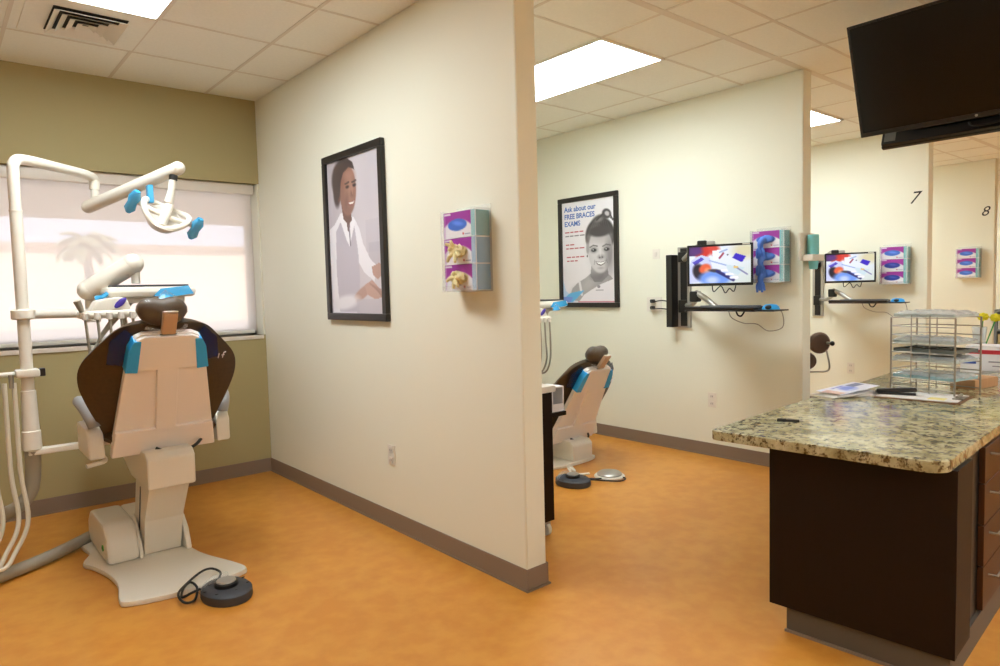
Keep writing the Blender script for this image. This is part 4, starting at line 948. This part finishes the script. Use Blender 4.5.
tray(4, mat('dark_grey_tray', (96, 104, 102), .4), 4, 'dark grey instrument tray in the middle of the wire rack', False)
tray(3, M_GREYTRAY, 4, 'pale grey instrument tray below the dark one in the wire rack')
tray(1, M_AQUATRAY, 3, 'pale aqua instrument tray lowest in the wire rack', True)
wk = thing('wood_block', 'small tan wooden block on the worktop right of the wire rack', 'wood block', (2.22, -3.975, ZT), math.radians(-10))
MB().box(M_OAK, (-.12, -.06, 0), (.12, .06, .05), .004).build('block', wk)
pb = thing('supply_box', 'white carton with red stripe behind the rack at the right edge', 'box', (3.05, -3.90, ZT), math.radians(4))
MB().box(M_CARD, (-.09, -.22, .0), (.09, .17, .155), .003).build('carton', pb)
MB().box(M_RED, (-.0915, -.22, .105), (-.0895, .15, .130)).box(M_GREYINK, (-.0915, -.2, .055), (-.0895, .05, .063)).box(M_GREYINK, (-.0915, -.2, .03), (-.0895, .03, .036)).build('red_stripe', pb)
sb = thing('supply_box', 'tiny blue and white carton before the red striped one', 'box', (2.87, -3.79, ZT), math.radians(4))
MB().box(M_CARD, (-.03, -.05, 0), (.03, .05, .085), .002).box(mat('blue_print', (60, 90, 180), .5), (-.0315, -.03, .055), (-.0295, .05, .083)).build('carton', sb)
cu = thing('pen_cup', 'clear twisted cup holding yellow flower pens behind the wire rack', 'cup', (3.30, -3.72, ZT))
MB().lathe(M_BAG, [(.0, .0), (.035, 0), (.04, .1), (.034, .16), (.042, .25), (.039, .25), (.031, .16), (.036, .1), (.0, .012)]).build('clear_cup', cu)
for s, (px, py, pz, nm) in enumerate(((.0, -.018, .295, 'left'), (.01, -.085, .29, 'right'))):
    fp = thing('flower_pen', 'yellow flower pen in the clear cup, the %s one' % nm, 'pen', (3.30, -3.72, ZT+.012))
    MB().tube(M_GREEN, [(0, .0, .002), (px*.5, py*.5, .15), (px, py, pz)], .004, 6).build('pen_stem', fp)
    fl = MB(); fl.ball(M_YELLOW, (px, py, pz+.01), (.024, .027, .022), 3, .05)
    for k in range(8):
        a = 2*PI*k/8; fl.ball(M_YELLOW, (px+.0, py+.022*math.cos(a), pz+.01+.017*math.sin(a)), (.018, .013, .011), 2)
    fl.build('blossom', fp)
og = thing('desk_organizer', 'grey framed organizer standing on the worktop at the right edge', 'organizer', (3.48, -3.895, ZT), math.radians(3))
q = MB()
for a, b_ in (((-.1, -.2, 0), (.1, .12, .012)), ((-.1, .105, 0), (.1, .12, .36)), ((.09, -.2, 0), (.1, .12, .36)), ((-.1, -.2, .345), (.1, .12, .36)), ((-.1, -.2, .22), (.1, .12, .23)), ((-.1, -.2, 0), (.1, -.19, .36)), ((.088, -.2, 0), (.1, .12, .36))): q.box(M_GREYPAD, a, b_)
q.build('frame', og); MB().box(M_PAPER, (-.094, -.17, .231), (.06, .10, .33)).box(mat('tan_folder', (206, 190, 140), .6), (-.094, -.17, .013), (.06, .10, .2)).build('folders', og)

# ------------------------------------------------------------------ assistant stool behind the second partition
so_ = thing('assistant_stool', 'brown padded stool with round body rest, peeking past the partition end', 'stool', (3.42, -2.3, 0))
b_ = MB()
for k in range(5):
    a = 2*PI*k/5; b_.tube(M_BLACK, [(0, 0, .09), (.12*math.cos(a), .12*math.sin(a), .085), (.27*math.cos(a), .27*math.sin(a), .06)], .018, 8)
b_.build('star_base', so_)
for k in range(5):
    a = 2*PI*k/5; MB().cyl(M_DKGREY, (.26*math.cos(a)-.012, .26*math.sin(a), .026), (.26*math.cos(a)+.012, .26*math.sin(a), .026), .026).build('caster', so_)
MB().cyl(M_STEEL, (0, 0, .08), (0, 0, .55), .025).build('gas_lift', so_)
MB().lathe(M_MAROON, [(0, .54), (.15, .54), (.175, .56), (.175, .60), (.15, .625), (0, .63)]).build('seat', so_)
MB().lathe(M_MAROON, [(0, -.03), (.07, -.03), (.088, -.01), (.085, .015), (.05, .03), (0, .032)], (.17, -.245, .84), (.6, .75, 0)).build('body_rest', so_)
MB().cyl(M_STEEL, (.19, -.30, .84), (.165, -.345, .84), .012).ball(M_BLACK, (.16, -.355, .84), (.018, .018, .02)).build('knob', so_)
MB().tube(M_STEEL, [(.1, -.1, .60), (.17, -.22, .60), (.21, -.305, .62), (.20, -.30, .74), (.19, -.275, .83)], .007, 8).build('rest_rod', so_)
MB().lathe(M_MAROON, [(0, -.03), (.06, -.03), (.072, 0), (.06, .03), (0, .03)], (.13, -.17, .69), (.6, .75, 0)).build('lower_pad', so_)

# ------------------------------------------------------------------ televisions hung from the ceiling
MX = 1.96
def television(label, side):
    """side -1 faces the camera side of the room, +1 faces away"""
    zb = 2.08 if side < 0 else 2.05
    t = thing('television', label, 'television', (MX+side*.14, -4.05, zb), 0)
    a = math.atan2(.185, .52); R = Matrix.Rotation(a*side, 4, 'Y')
    hw, hh = .49, .552
    def b3(n, a_, c_, m, bev=.004, bmx=None):
        q = bmx or MB(); q.box(m, a_, c_, bev); return q
    def put3(q, nm): bmesh.ops.transform(q.bm, matrix=R, verts=q.bm.verts); return q.build(nm, t)
    s = side
    put3(MB().box(M_GLOSSBLACK, (s*.0, -hw+.012, .02), (s*.004, hw-.012, hh-.012)), 'screen')
    q = MB()
    for a_, c_ in (((-.02, -hw, 0), (.006, hw, .022)), ((-.02, -hw, hh-.013), (.006, hw, hh)), ((-.02, -hw, 0), (.006, -hw+.013, hh)), ((-.02, hw-.013, 0), (.006, hw, hh))):
        q.box(M_BLACK, (a_[0]*s, a_[1], a_[2]), (c_[0]*s, c_[1], c_[2]), .003)
    put3(q, 'bezel')
    q = MB(); q.box(M_BLACK, (-s*.045, -hw+.005, .004), (s*.0, hw-.005, hh-.004), .006).box(M_BLACK, (-s*.075, -hw*.7, .06), (-s*.04, hw*.7, hh*.7), .015); put3(q, 'back_case')
    if s < 0: put3(MB().cyl(M_ALU, (s*.007, -.02, .011), (s*.004, -.02, .011), .006), 'sensor')
    else:
        put3(MB().box(mat('grey_sticker', (110, 110, 106), .5), (-s*.047, hw-.075, .02), (-s*.044, hw-.02, .075)), 'sticker')
        put3(MB().tube(M_BLACK, [(-.05, .08, .05), (-.055, .06, .025), (-.055, .0, .018), (-.055, -.06, .03), (-.05, -.08, .06)], .005, 6), 'cable_loop')
    return t
television('large black television hung from the ceiling, facing the viewer', -1)
television('black back of a second television, its lower edge showing behind the first', 1)
mt = thing('television_mount', 'black ceiling pole mount between the two hanging televisions', 'mount', (MX, -4.05, 2.3))
MB().cyl(M_BLACK, (0, 0, .0), (0, 0, H-2.31), .03).cyl(M_BLACK, (0, 0, H-2.32), (0, 0, H-2.3), .09).build('pole', mt)
MB().box(M_BLACK, (-.06, -.2, .0), (.06, .2, .03), .004).box(M_BLACK, (-.12, -.2, -.06), (-.09, .2, .12), .004).box(M_BLACK, (.09, -.2, -.06), (.12, .2, .12), .004).box(M_BLACK, (-.12, -.03, .0), (.12, .03, .03)).build('bracket', mt)
sw = thing('wall_switch', 'small grey switch plate on the farthest wall at the right edge', 'switch', (BAY*4, -2.4, 1.62))
MB().box(M_GREYPAD, (-.008, -.05, -.1), (0, .05, .1), .003).build('cover_plate', sw)
